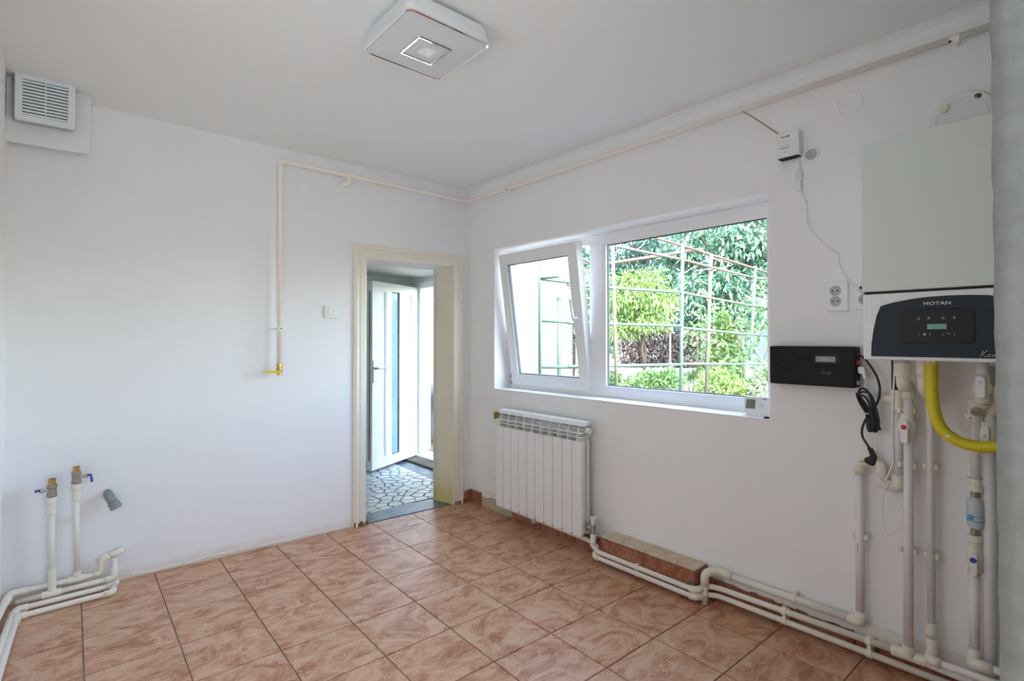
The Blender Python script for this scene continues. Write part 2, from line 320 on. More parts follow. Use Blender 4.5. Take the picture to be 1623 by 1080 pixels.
struct('ceiling', MB().prism([(-2.86, cz(-2.86)), (.30, cz(.30)), (.30, 2.62), (-2.86, 2.62)], (0, -5.75, 0), (1, 0, 0), (0, 0, 1), (0, 6.35, 0)), 'ceil')
def cove(r=.035, n=6): return [(0, 0), (-r, 0)]+[(-r+r*math.sin(R(90*k/n)), -r+r*math.cos(R(90*k/n)))[0:2] for k in range(1, n)]+[(0, -r)]
cv = [(0.002, .01), (-.04, .01), (-.04, 0), (-.022, -.006), (-.010, -.016), (-.003, -.03), (0, -.045), (.002, -.045)]
struct('trim_2', MB().prism(cv, (0, -3.18, 2.407), (1, 0, 0), (0, 0, 1), (0, 3.16, 0)), 'ceil')
cva = [(0, .0), (.04, 0), (.02, -.006), (.008, -.016), (0, -.04)]
m = MB()
P0 = (-2.30, 0, cz(-2.30)); P1 = (0, 0, 2.407)
prof = [(.002, .01), (-.02, .01), (-.02, 0), (-.011, -.003), (-.005, -.008), (-.001, -.015), (0, -.022), (.002, -.022)]
vs = [(P[0], a, P[2]+b) for P in (P0, P1) for a, b in prof]; n = len(prof)
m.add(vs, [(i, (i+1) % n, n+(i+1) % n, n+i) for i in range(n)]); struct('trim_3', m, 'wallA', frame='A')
# boxed-in duct in the far corner under the ceiling
struct('trim_4', MB().prism([(-.12, 2.158), (.01, 2.235), (.01, 2.50), (-.12, 2.50)], (-2.612, 0, 0), (0, 1, 0), (0, 0, 1), (.308, 0, 0)), 'wallA', frame='A', b=.006)
# ---------------------------------------------------------------- floor with its tiles
TS, TH = .305, R(-.895); tux = np.array([math.cos(TH), math.sin(TH)]); tuy = np.array([-math.sin(TH), math.cos(TH)]); T0 = np.array([-1.42595, -1.08629])
floor = struct('floor', MB().box((XL-.2, -5.7, -.14), (.02, .28, -.006)), 'grout')
def clip(poly, a, b, c):                         # keep a*x+b*y <= c
    out = []; n = len(poly)
    for i in range(n):
        p, q = poly[i], poly[(i+1) % n]; dp = a*p[0]+b*p[1]-c; dq = a*q[0]+b*q[1]-c
        if dp <= 0: out.append(p)
        if dp*dq < 0: t = dp/(dp-dq); out.append((p[0]+t*(q[0]-p[0]), p[1]+t*(q[1]-p[1])))
    return out
def slab(poly, z0, z1, ch, o=(0, 0)):            # a flat stone / tile with chamfered upper edge
    n = len(poly); cx = sum(p[0] for p in poly)/n; cy_ = sum(p[1] for p in poly)/n; m = MB()
    inn = []
    for p in poly:
        d = math.hypot(p[0]-cx, p[1]-cy_); k = max(0, 1-ch/d); inn.append((cx+(p[0]-cx)*k, cy_+(p[1]-cy_)*k))
    vs = [(p[0]-o[0], p[1]-o[1], z0) for p in poly]+[(p[0]-o[0], p[1]-o[1], z1-ch*.6) for p in poly]+[(p[0]-o[0], p[1]-o[1], z1) for p in inn]
    fs = [(i, (i+1) % n, n+(i+1) % n, n+i) for i in range(n)]+[(n+i, n+(i+1) % n, 2*n+(i+1) % n, 2*n+i) for i in range(n)]+[tuple(range(2*n, 3*n))]
    return m.add(vs, fs)
full = None; tan = math.tan(A_ANG); g = .0028
for i in range(-6, 7):
    for j in range(-9, 6):
        q = [T0+tux*(i*TS+a)+tuy*(j*TS+b) for a, b in ((g, g), (TS-g, g), (TS-g, TS-g), (g, TS-g))]; c = T0+tux*(i+.5)*TS+tuy*(j+.5)*TS
        poly = [tuple(p) for p in q]; p2 = clip(clip(clip(poly, 1, 0, -.004), -1, 0, -XL-.004), -tan, 1, -.002)
        p2 = clip(p2, 0, -1, 3.75) if p2 else p2
        if len(p2) < 3: continue
        ar = abs(sum(p2[k][0]*p2[(k+1) % len(p2)][1]-p2[(k+1) % len(p2)][0]*p2[k][1] for k in range(len(p2))))/2
        if ar < .0012: continue
        if len(p2) == 4 and ar > .088:
            if full is None:
                full = slab([tuple(p-c) for p in q], -.006, 0, .0016).mesh('floor_tile', M['tile'])
            o = link('floor_tile', full, floor); o.location = (c[0], c[1], 0)
        else:
            o = link('floor_tile', slab(p2, -.006, 0, .0014, c).mesh('floor_tile', M['tile']), floor); o.location = (c[0], c[1], 0)
        o.rotation_euler = (R(rng.uniform(-.12, .12)), R(rng.uniform(-.12, .12)), 0)
# skirting remains along the window wall
bb = struct('baseboard_right', MB().box((-.0035, -3.17, 0), (.0, -.01, .085)), 'bed')
def btile(parent, y0, y1, h, t=.012, m='tilered', ragged=.0):
    poly = [(y0, 0), (y1, 0), (y1, h)]
    if ragged:
        k = 5
        for q in range(1, k): poly.append((y1+(y0-y1)*q/k, h-rng.uniform(0, ragged)))
    poly.append((y0, h)); c = ((y0+y1)/2)
    o = link('skirting_tile', MB().prism([(p[0]-c, p[1]) for p in poly], (0, 0, 0), (0, 1, 0), (0, 0, 1), (-t, 0, 0)).mesh('skirting_tile', M[m]), parent); o.location = (-.0035, c, 0); bev(o, .0015, 1); return o
for y0, y1, h, rg in ((-.158, -.016, .098, .004), (-.80, -.52, .085, .02), (-1.105, -.81, .085, .02), (-1.385, -1.115, .085, .01), (-2.29, -1.985, .095, .012), (-2.60, -2.297, .09, .02), (-2.905, -2.607, .085, .022), (-3.165, -2.912, .08, .02)):
    btile(bb, y0, y1, h, ragged=rg)
# ragged lower edge of the plaster over those tiles
def ragged(u0, u1, zlo, zhi, fn, step=.022, amp=.014, t=.013):
    m = MB(); n = int((u1-u0)/step); w = 0; top = []; bot = []
    for k in range(n+1):
        u = u0+(u1-u0)*k/n; w = .6*w+rng.uniform(-amp, amp); bot.append((u, zlo+w)); top.append((u, zhi+rng.uniform(-.004, .004)))
    for k in range(n):
        a, b, c, d = bot[k], bot[k+1], top[k+1], top[k]
        m.add([fn(a[0], t, a[1]), fn(b[0], t, b[1]), fn(c[0], .001, c[1]), fn(d[0], .001, d[1]), fn(a[0], 0, a[1]), fn(b[0], 0, b[1])], [(0, 1, 2, 3), (1, 0, 4, 5)])
    return m
fB = lambda u, d, z: (-d-.0015, u, z)
struct('trim_5', ragged(-3.16, -2.06, .083, .135, fB), 'plaster')
struct('trim_6', ragged(-.46, -.17, .085, .12, fB, amp=.01), 'plaster')
ba = struct('baseboard_back', MB().box((-.052, -.003, 0), (-.0045, 0, .08)), 'bed', frame='A')
o = link('skirting_tile', MB().prism([(-.051, 0), (-.016, 0), (-.016, .090), (-.030, .086), (-.051, .082)], (0, -.003, 0), (1, 0, 0), (0, 0, 1), (0, -.011, 0)).mesh('skirting_tile', M['tilered']), ba)
fA = lambda u, d, z: (u, -d-.0008, z)
struct('trim_7', ragged(-2.12, -.94, .012, .028, fA, amp=.006, t=.004), 'plaster', frame='A')
# ---------------------------------------------------------------- doorway in the back wall
door1 = link('door_1', None); door1['kind'] = 'structure'; door1.rotation_euler.z = A_ANG
prof = [(0, 0), (0, .010), (.012, .014), (.030, .014), (.034, .018), (.044, .018), (.048, .013), (.058, .013), (.062, .022), (.074, .024), (.082, .018), (.090, .016), (.092, 0)]
pth = [(-.838, -.004), (-.838, 1.806), (-.149, 1.803), (-.149, -.004)]; nrm = [(-1, 0), (-1, 1), (1, 1), (1, 0)]
vs = []
for (px, pz), (nx, nz_) in zip(pth, nrm): vs += [(px+nx*s, -h, pz+nz_*s) for s, h in prof]
n = len(prof); m = MB().add(vs, [(k*n+i, k*n+i+1, (k+1)*n+i+1, (k+1)*n+i) for k in range(3) for i in range(n-1)])
o = link('casing', m.mesh('casing', M['cream']), door1); bev(o, .0015, 1)
m = MB(); m.prism([(-.108, .0), (-.149, 0), (-.158, .03), (-.203, .15), (-.203, .205), (-.108, .205)], (0, 0, -.004), (1, 0, 0), (0, 1, 0), (0, 0, 1.83))
m.prism([(-.874, 0), (-.838, 0), (-.80, .15), (-.80, .205), (-.874, .205)], (0, 0, -.004), (1, 0, 0), (0, 1, 0), (0, 0, 1.83))
link('jamb_lining', m.mesh('jamb_lining', M['jamb']), door1)
m = MB().prism([(0, 1.803), (.15, 1.793), (.205, 1.793), (.205, 1.848), (0, 1.848)], (-.872, 0, 0), (0, 1, 0), (0, 0, 1), (.762, 0, 0))
link('head_lining', m.mesh('head_lining', M['reveal']), door1)
for x in (-.884, -.10):                          # flaked, rotten feet of the casing
    m = MB()
    for k in range(5): a = x-.04+.02*k; m.box((a, -.017-rng.uniform(.0, .006), 0), (a+rng.uniform(.008, .018), -.012, rng.uniform(.012, .035)))
    link('flaked_foot', m.mesh('flaked_foot', M['brown']), door1)
# ================================================================ VESTIBULE behind the door
HC = 1.911
sill = struct('trim_8', MB().box((-.872, .012, -.03), (-.108, .215, .002)), 'slate', frame='A', b=.002)
hf = struct('floor_2', MB().box((-1.5, .15, -.13), (.47, 1.76, -.003)), 'mosaicbed')
link('slate_border', slab([(.105, .20), (.475, .20), (.475, 1.745), (.165, 1.745)], -.003, .0015, .001).mesh('slate_border', M['slate']), hf)
seeds = []; r2 = random.Random(11)
while len(seeds) < 170:
    best = None; bd = -1
    for _ in range(12):
        p = (r2.uniform(-.95, .12), r2.uniform(.2, 1.5)); d = min([math.hypot((p[0]-q[0])*.75, p[1]-q[1]) for q in seeds] or [9])
        if d > bd: bd = d; best = p
    seeds.append(best)
for p in seeds:
    poly = [(-.95, .222), (.098, .268), (.150, 1.50), (-.95, 1.5)]
    for q in seeds:
        if q == p: continue
        dx, dy = q[0]-p[0], q[1]-p[1]; d = math.hypot(dx, dy)
        if d > .5: continue
        poly = clip(poly, dx, dy, (dx*(p[0]+q[0])+dy*(p[1]+q[1]))/2-d*r2.uniform(.004, .0085))
        if len(poly) < 3: break
    if len(poly) < 3: continue
    o = link('paving_stone', slab(poly, -.003, .002+r2.uniform(0, .001), .002, p).mesh('paving_stone', M['stone']), hf); o.location = (p[0], p[1], 0)
struct('ceiling_2', MB().box((-1.6, .12, HC), (.78, 1.95, HC+.12)), 'hallpaint')
struct('wall_hall_back', MB().box((-1.6, 1.76, -.12), (.75, 1.92, HC+.02)), 'hallpaint')
struct('wall_hall_left', MB().box((-1.6, .24, -.12), (-1.45, 1.76, HC)), 'hallpaint')
struct('wall_hall_right', hole_wall(.13, 1.80, -.12, HC+.02, (.72, 1.605, -.12, 1.85), .06, lambda u, d, z: (.505+d, u, z)), 'reveal')
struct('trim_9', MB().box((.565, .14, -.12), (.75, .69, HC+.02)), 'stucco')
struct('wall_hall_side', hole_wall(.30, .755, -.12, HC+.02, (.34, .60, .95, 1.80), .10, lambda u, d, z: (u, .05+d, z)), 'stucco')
w2 = link('window_2', None); w2['kind'] = 'structure'
def frame_ring(a0, a1, z0, z1, w, fn, d0, d1):   # picture-frame of four mitred bars
    m = MB(); O = [(a0, z0), (a1, z0), (a1, z1), (a0, z1)]; I = [(a0+w, z0+w), (a1-w, z0+w), (a1-w, z1-w), (a0+w, z1-w)]
    vs = [fn(*p, d) for d in (d0, d1) for p in O+I]
    fs = []
    for k in range(4):
        j = (k+1) % 4
        fs += [(k, j, 4+j, 4+k), (8+j, 8+k, 12+k, 12+j), (k, 8+k, 8+j, j), (4+j, 12+j, 12+k, 4+k)]
    return m.add(vs, fs)
fy = lambda a, z, d: (a, d, z)
o = link('window_frame', frame_ring(.342, .598, .952, 1.798, .05, fy, .06, .12).mesh('window_frame', M['pvc']), w2); bev(o, .004)
link('pane', MB().box((.392, .088, 1.002), (.548, .092, 1.748)).mesh('pane', M['glass']), w2)
# outer PVC door: frame, threshold, open leaf
d2 = Thing('door_2', None, None, (.5, 1.575, 0), kind='structure')
fx = lambda a, z, d: (d, a, z)
m = MB().box((.475, 1.525, 0), (.545, 1.605, 1.85)).box((.475, .72, 0), (.545, .80, 1.85)).box((.475, .80, 1.785), (.545, 1.525, 1.85)); d2.part('door_frame', m, 'pvc', b=.004)
d2.part('threshold', MB().prism([(.44, 0), (.56, 0), (.56, .07), (.50, .07), (.485, .045), (.44, .04)], (0, .73, 0), (1, 0, 0), (0, 0, 1), (0, .865, 0)), 'pvc', b=.003)
ud = np.array([-.711, -.343, 0])/.7894; un = np.array([ud[1], -ud[0], 0])*1.0
if un[1] > 0: un = -un
hp = np.array([.5, 1.575, 0])
def leaf_pt(u, d, z): return hp+ud*u+un*(d-.0)+np.array([0, 0, z])
def leaf_box(u0, u1, d0, d1, z0, z1): return MB().prism([(u0, z0), (u1, z0), (u1, z1), (u0, z1)], hp+un*d0, ud, (0, 0, 1), un*(d1-d0))
LW, LZ0, LZ1 = .789, .03, 1.795; fields = ((.135, .285), (.36, .49), (.574, .70)); FZ0, FZ1 = .12, 1.715
m = MB(); us = [0]+[a for f in fields for a in f]+[LW]
for a, b in zip(us[::2], us[1::2]):
    m.prism([(a, LZ0), (b, LZ0), (b, LZ1), (a, LZ1)], hp-un*.06, ud, (0, 0, 1), un*.06)
for a, b in fields:
    for z0, z1 in ((LZ0, FZ0), (FZ1, LZ1)): m.prism([(a, z0), (b, z0), (b, z1), (a, z1)], hp-un*.06, ud, (0, 0, 1), un*.06)
lf = d2.part('door_leaf', m, 'pvc')
for a, b in (fields[0], fields[2]):
    d2.part('panel', leaf_box(a-.003, b+.003, -.045, -.014, FZ0-.003, FZ1+.003), 'pvc', lf)
    d2.part('bead', frame_ring(a, b, FZ0, FZ1, .012, lambda u, z, d: leaf_pt(u, d, z), -.016, -.004), 'pvc', lf)
d2.part('pane', leaf_box(fields[1][0]-.003, fields[1][1]+.003, -.04, -.016, FZ0-.003, FZ1+.003), 'frost', lf)
d2.part('gasket', frame_ring(fields[1][0], fields[1][1], FZ0, FZ1, .006, lambda u, z, d: leaf_pt(u, d, z), -.018, -.008), 'gasket', lf)
d2.part('lock_strip', MB().prism([(0, .12), (.018, .12), (.018, 1.70), (0, 1.70)], leaf_pt(LW+.0005, -.04, 0), un, (0, 0, 1), ud*.002), 'bronze', lf)
hm = leaf_box(.752, .782, 0, .008, .845, 1.05); hd = d2.part('handle', hm, 'steel', lf, b=.002)
hm.tube(rpath([leaf_pt(.766, .005, .98), leaf_pt(.766, .05, .98), leaf_pt(.63, .05, .976)], .015), .009)
hd.data = hm.mesh('handle', M['steel'], d2.loc)
# ================================================================ WINDOW
win = Thing('window_1', None, None, (.16, -1.29, WZ0), kind='structure')
FX0, FX1 = .155, .200
m = frame_ring(WY0, WY1, WZ0, WZ1, .058, lambda a, z, d: (d, a, z), FX0, FX1); m.box((FX0, -1.205, WZ0+.05), (FX1, -1.085, WZ1-.05)); win.part('window_frame', m, 'pvc', b=.004)
fr = win.part('fixed_frame', frame_ring(WY0+.03, -1.177, WZ0+.03, WZ1-.03, .045, lambda a, z, d: (d, a, z), FX0-.006, .186), 'pvc', b=.005)
win.part('glazing_gasket', frame_ring(WY0+.074, -1.2205, WZ0+.074, WZ1-.074, .006, lambda a, z, d: (d, a, z), FX0+.010, FX0+.024), 'gasket', fr)
win.part('pane', MB().box((.170, WY0+.07, WZ0+.07), (.176, -1.215, WZ1-.07)), 'glass', fr)
# tilted sash, hinged at its lower edge
SY0, SY1, SH, SW = -1.100, -.346, .958, .082
ang = math.atan2(.132, .945)
def sp(a, z, d): c, s_ = math.cos(ang), math.sin(ang); return (.138-z*s_+d*c, a, .914+z*c+d*s_)
sash = win.part('sash', frame_ring(SY0, SY1, 0, SH, SW, sp, 0, .06), 'pvc', b=.005)
win.part('glazing_gasket', frame_ring(SY0+SW-.001, SY1-SW+.001, SW-.001, SH-SW+.001, .006, sp, .008, .03), 'gasket', sash)
m = MB(); q = [sp(a, z, d) for d in (.025, .031) for a, z in ((SY0+SW, SW), (SY1-SW, SW), (SY1-SW, SH-SW), (SY0+SW, SH-SW))]
m.add(q, [(0, 1, 2, 3), (7, 6, 5, 4), (0, 4, 5, 1), (1, 5, 6, 2), (2, 6, 7, 3), (3, 7, 4, 0)]); win.part('pane', m, 'glass', sash)
m = MB().prism(rrect(.03, .07, .012), sp(SY0+.041, .478, 0), (0, 1, 0), np.array(sp(0, 1, 0))-np.array(sp(0, 0, 0)), np.array(sp(0, 0, -.01))-np.array(sp(0, 0, 0)))
m.tube(rpath([sp(SY0+.041, .478, -.008), sp(SY0+.041, .478, -.045), sp(SY0+.048, .60, -.048)], .015), .009, 10); win.part('handle', m, 'white', sash)
m = MB().tube([(.135, SY1+.012, .96), (.135, SY1+.012, .985), (.14, SY1+.012, .995)], .006, 8).tube([(.137, SY1+.012, .918), (.137, SY1+.012, .94)], .007, 8); win.part('hinge', m, 'steel')
m = MB().box((-.004, WY0+.001, WZ0-.002), (FX0+.01, WY1-.001, WZ0+.004)); win.part('window_sill', m, 'reveal', b=.002)
# ================================================================ CEILING LAMP
LX, LY = -1.3835, -1.608
lamp = Thing('ceiling_lamp', 'square white flush ceiling lamp with chrome trim, switched off', 'lamp', (LX, LY, 2.43))
def ringsq(hs, zs, rs):
    m = MB(); L = [rrect(2*h, 2*h, r, 6, LX, LY) for h, r in zip(hs, rs)]; n = len(L[0])
    m.add([(p[0], p[1], z) for l, z in zip(L, zs) for p in l], [(k*n+(i+1) % n, k*n+i, (k+1)*n+i, (k+1)*n+(i+1) % n) for k in range(len(hs)-1) for i in range(n)]); return m
lamp.part('mounting_plate', MB().box((LX-.10, LY-.10, 2.412), (LX+.10, LY+.10, 2.4315)), 'lamp')
lamp.part('housing', ringsq([.02, .160, .165, .176, .178, .174], [2.418, 2.418, 2.412, 2.366, 2.352, 2.347], [.01]+[.03]*5), 'lamp')
lamp.part('rim_trim', ringsq([.1755, .176, .171, .168], [2.352, 2.3455, 2.3435, 2.347], [.03]*4), 'chrome')
lamp.part('diffuser', ringsq([.168, .160, .072], [2.346, 2.345, 2.336], [.026, .024, .004]), 'lamp')
lamp.part('inner_trim', ringsq([.073, .071, .064, .062], [2.337, 2.332, 2.332, 2.337], [.004]*4), 'chrome')
lamp.part('centre_panel', ringsq([.064, .045, .044, .030, .026], [2.335, 2.335, 2.332, 2.332, 2.337], [.003]*5), 'lamp')
m = MB(); h = .026; m.add([(LX-h, LY-h, 2.336), (LX+h, LY-h, 2.336), (LX+h, LY+h, 2.336), (LX-h, LY+h, 2.336), (LX, LY, 2.346)], [(1, 0, 4), (2, 1, 4), (3, 2, 4), (0, 3, 4)]); lamp.part('centre_crystal', m, 'crystal')
# ================================================================ THINGS ON THE BACK WALL
vg = Thing('vent_grille', 'large square louvred vent grille high in the ceiling corner', 'vent', (-2.465, -.12, 2.25), 'A')
VX0, VX1, VZ0, VZ1, VY = -2.570, -2.360, 2.246, 2.462, -.20
vg.part('shade_backing', MB().box((-2.578, -.115, 2.262), (-2.372, -.18, 2.452)).box((VX0+.03, -.16, VZ0+.03), (VX1-.03, -.184, VZ1-.03)), 'dgrey')  # dark grey sheet, wider on one side, stands in for the grille's shadow
vg.part('frame', frame_ring(VX0, VX1, VZ0, VZ1, .026, lambda a, z, d: (a, d, z), VY, -.175), 'grille', b=.003)
k = 0; zt = VZ1-.026; dz = (VZ1-VZ0-.052)/11
for k in range(11):
    z = zt-dz*(k+.95)
    m = MB().prism([(VY+.003, z), (VY+.003, z+dz*.60), (VY+.018, z+dz*.95), (VY+.018, z+dz*.35)], (VX0+.024, 0, 0), (0, 1, 0), (0, 0, 1), (VX1-VX0-.048, 0, 0)); vg.part('slat', m, 'grille')
vg.part('mullion', MB().box((-2.4665, VY+.001, VZ0+.02), (-2.4625, VY+.015, VZ1-.02)), 'grille')
solo('screw_plug', 'tiny dark screw hole plug beside the louvred grille at the ceiling', 'screw', MB().lathe([(0, 0), (.004, 0), (.003, .005), (0, .006)], (-2.585, -.12, 2.445), (0, -1, 0), 8), 'dgrey', (-2.585, -.12, 2.445), 'A')
# gas pipe: drop with yellow valve, run along back wall, run along window wall
GZ = 2.302
gp = Thing('gas_pipe', 'cream gas pipe under the ceiling with a drop to a yellow lever valve', 'pipe', (-1.40, -.05, 1.05), 'A')
c_, s_ = math.cos(-A_ANG), math.sin(-A_ANG)
def toA(p): return (p[0]*c_-p[1]*s_, p[0]*s_+p[1]*c_, p[2])
path = rpath([(-1.406, -.055, 1.10), (-1.406, -.055, GZ+.033), (-.052, -.055, GZ), toA((-.052, -3.19, GZ+.004))], .028, 6)
gp.part('pipe_run', MB().tube(path, .0125, 14), 'gas')
gp.part('elbow', MB().tube(rpath([(-1.406, -.055, GZ-.005), (-1.406, -.055, GZ+.033), (-1.365, -.055, GZ+.032)], .022, 6), .0165, 14), 'gas')
def aclamp(x, y, z, ax):
    m = MB().lathe([(.0128, -.012), (.0155, -.012), (.0155, .012), (.0128, .012)], (x, y, z), ax, 14); return m
for xx in (-1.02, -.262):
    zz = GZ+.033*(-xx/1.40); m = aclamp(xx, -.055, zz, (1, 0, 0)); m.box((xx-.004, -.042, zz-.008), (xx+.004, 0, zz-.002)); m.tube([(xx-.01, -.055, zz+.012), (xx-.006, -.060, zz+.026)], .0025, 6); gp.part('clamp', m, 'gas')
m = MB().tube(rpath([(-.985, -.055, GZ+.024), (-.985, -.062, GZ-.015), (-1.005, -.06, GZ-.045), (-1.03, -.035, GZ-.03)], .02), .013, 12); m.lathe([(.0128, -.022), (.018, -.022), (.018, .022), (.0128, .022)], (-.985, -.055, GZ+.024), (1, 0, 0), 14); m.lathe([(.013, 0), (.017, 0), (.017, .03), (0, .03)], (-.985, -.062, GZ-.012), (-.1, .0, -1), 12); gp.part('capped_branch', m, 'gas')
m = aclamp(-1.406, -.055, 1.316, (0, 0, 1)); m.box((-1.411, -.045, 1.311), (-1.401, 0, 1.321)); gp.part('clamp', m, 'gas')
gp.part('clamp_screw', MB().lathe([(0, 0), (.004, 0), (.004, .004), (0, .004)], (-1.400, -.071, 1.316), (0, -1, 0), 8), 'dark')
for yy in (-.535, -2.94):
    p = toA((-.052, yy, GZ)); q = toA((0, yy, GZ)); m = aclamp(*p, toA((0, 1, 0))); m.tube([(p[0], p[1], p[2]-.006), (q[0], q[1], q[2]-.006)], .004, 8); m.tube([(p[0]-.002, p[1], p[2]+.012), (p[0]-.006, p[1]-.002, p[2]+.024)], .0025, 6); gp.part('clamp', m, 'gas')
    gp.part('clamp_screw', MB().lathe([(0, 0), (.004, 0), (.004, .005), (0, .005)], (p[0]-.013, p[1]+.012, p[2]-.008), (-1, 0, -.3), 8), 'dark')
vb = MB().lathe([(.0125, 0), (.016, 0), (.016, -.022), (.013, -.024), (.013, -.030), (.017, -.032), (.017, -.050), (.012, -.054), (.012, -.072), (.008, -.072), (.008, -.060), (0, -.060)], (-1.406, -.055, 1.106), (0, 0, 1), 12)
vb.lathe([(.006, 0), (.006, .022), (0, .022)], (-1.406, -.068, 1.062), (0, -1, 0), 10); v = gp.part('valve_body', vb, 'brass')
gp.part('valve_lever', MB().prism(rrect(.092, .012, .005, 3), (-1.448, -.088, 1.058), (1, 0, -.03), (0, .15, 1), (0, -.006, 0)), 'yellow', v, b=.002)
def blank(name, label, c, r, frame, ax):
    m = MB().lathe([(r, 0), (r, .0025), (r*.93, .0035), (r*.90, .002), (0, .0022)], c, ax, 40); return solo(name, label, 'cover', m, 'wallA' if frame == 'A' else 'wallB', c, frame)
blank('blanking_cover', 'round painted-over blanking plate on wall right of the gas drop pipe', (-1.252, -.0005, 2.206), .043, 'A', (0, -1, 0))
blank('blanking_cover', 'round painted-over blanking plate between gas detector and boiler, below the pipe', (-.0005, -2.600, 2.208), .046, 'W', (-1, 0, 0))
sw = Thing('light_switch', 'white square rocker light switch beside the door casing', 'switch', (-1.077, 0, 1.39), 'A')
sw.part('plate', MB().prism(rrect(.084, .084, .006), (-1.077, 0, 1.432), (1, 0, 0), (0, 0, 1), (0, -.013, 0)), 'white', b=.002)
sw.part('rocker', MB().prism([(-.026, -.026), (.026, -.026), (.026, .026), (-.026, .026)], (-1.074, -.012, 1.434), (1, 0, 0), (0, 0, 1), (.0, -.005, 0)), 'white', b=.002)
# sanitary stubs in the far left corner
def ball_valve(t, x, y, z, side, lever):
    m = MB().lathe([(.017, 0), (.0195, .004), (.0195, .018), (.017, .022), (.017, .040), (.0195, .044), (.0195, .056), (.016, .060)], (x, y, z), (0, 0, 1), 8); b = t.part('valve_body', m, 'bronze')
    t.part('outlet', MB().lathe([(.0155, .058), (.0155, .066), (.014, .068), (.014, .086), (.0105, .086), (.0105, .07), (0, .07)], (x, y, z), (0, 0, 1), 14), 'brass', b)
    m = MB().lathe([(.007, 0), (.007, .02), (.010, .022), (.010, .032), (.0, .032)], (x+side*.012, y-.006, z+.034), (side, -.25, .1), 10); t.part('valve_stem', m, 'steel', b)
    t.part('valve_lever', MB().tube(lever, .0055, 8), 'blue', b)
def sock(m, a, b, r0, r1):                        # socket fitting: thick sleeve along a-b
    a, b = np.array(a, float), np.array(b, float); L = float(np.linalg.norm(b-a)); m.lathe([(r0, 0), (r1, 0), (r1, L), (r0, L)], a, b-a, 14); return m
ov = -.080
hw = Thing('water_pipe', 'cream water pipe nearest the corner, with bronze stop valve, rising from second floor pipe', 'pipe', (-2.43, ov, .04), 'A')
hw.part('pipe_run', MB().tube(rpath([(-2.556, -.088, .038), (-2.215, -.088, .051), (-2.194, -.088, .056), (-2.192, -.082, .145)], .015), .0125, 14), 'pipe')
hw.part('riser', MB().tube([(-2.430, ov, .05), (-2.434, ov, .47)], .0125, 14), 'pipe')
m = MB(); sock(m, (-2.434, ov, .42), (-2.434, ov, .475), .0126, .017); m.lathe([(.0126, 0), (.020, .003), (.0215, .012), (.0215, .028), (.018, .030)], (-2.434, ov, .470), (0, 0, 1), 14); hw.part('coupling', m, 'fit')
m = MB(); sock(m, (-2.465, -.088, .0415), (-2.395, -.088, .044), .0126, .0175); sock(m, (-2.430, -.084, .044), (-2.431, ov, .16), .0126, .0165); hw.part('tee', m, 'fit')
hw.part('elbow', MB().tube(rpath([(-2.232, -.088, .050), (-2.194, -.088, .054), (-2.192, -.084, .10)], .02), .0165, 14), 'fit')
ball_valve(hw, -2.434, ov, .500, -1, [(-2.470, ov-.014, .538), (-2.486, ov-.014, .540), (-2.490, ov-.028, .540)])
hw.part('clip', MB().lathe([(0, 0), (.009, 0), (.009, .004), (0, .004)], (-2.411, -.01, .362), (0, -1, 0), 12), 'fit')
cw = Thing('water_pipe', 'cream water pipe with bronze stop valve, second from corner, beside grey drain elbow', 'pipe', (-2.34, -.055, .07), 'A')
cw.part('pipe_run', MB().tube(rpath([(-2.592, -.40, .078), (-2.578, -.06, .074), (-2.262, -.054, .076), (-2.243, -.054, .080), (-2.242, -.054, .146), (-2.186, -.05, .158)], .02), .0125, 14), 'pipe')
cw.part('riser', MB().tube([(-2.338, -.055, .09), (-2.345, -.055, .515)], .0125, 14), 'pipe')
m = MB(); sock(m, (-2.345, -.055, .46), (-2.345, -.055, .51), .0126, .0165); m.lathe([(.0126, 0), (.0195, .003), (.021, .012), (.021, .030), (.018, .032)], (-2.345, -.055, .510), (0, 0, 1), 14); cw.part('coupling', m, 'fit')
m = MB(); sock(m, (-2.372, -.055, .075), (-2.304, -.055, .0755), .0126, .0175); sock(m, (-2.338, -.055, .077), (-2.3385, -.055, .112), .0126, .0165); cw.part('tee', m, 'fit')
cw.part('elbow', MB().tube(rpath([(-2.276, -.054, .0755), (-2.243, -.054, .078), (-2.242, -.054, .148), (-2.214, -.052, .153)], .022), .0165, 14), 'fit')
cw.part('elbow', MB().tube(rpath([(-2.583, -.17, .075), (-2.578, -.06, .074), (-2.515, -.057, .074)], .035), .0165, 14), 'fit')
cw.part('cap_elbow', MB().tube(rpath([(-2.210, -.05, .155), (-2.176, -.048, .162), (-2.166, -.03, .163), (-2.166, -.0, .163)], .02), .0168, 14), 'fit')
ball_valve(cw, -2.345, -.055, .540, 1, [(-2.303, -.068, .580), (-2.290, -.068, .580), (-2.286, -.07, .560), (-2.285, -.07, .545)])
cw.part('clip', MB().lathe([(0, 0), (.009, 0), (.009, .004), (0, .004)], (-2.368, -.008, .36), (0, -1, 0), 12), 'fit')
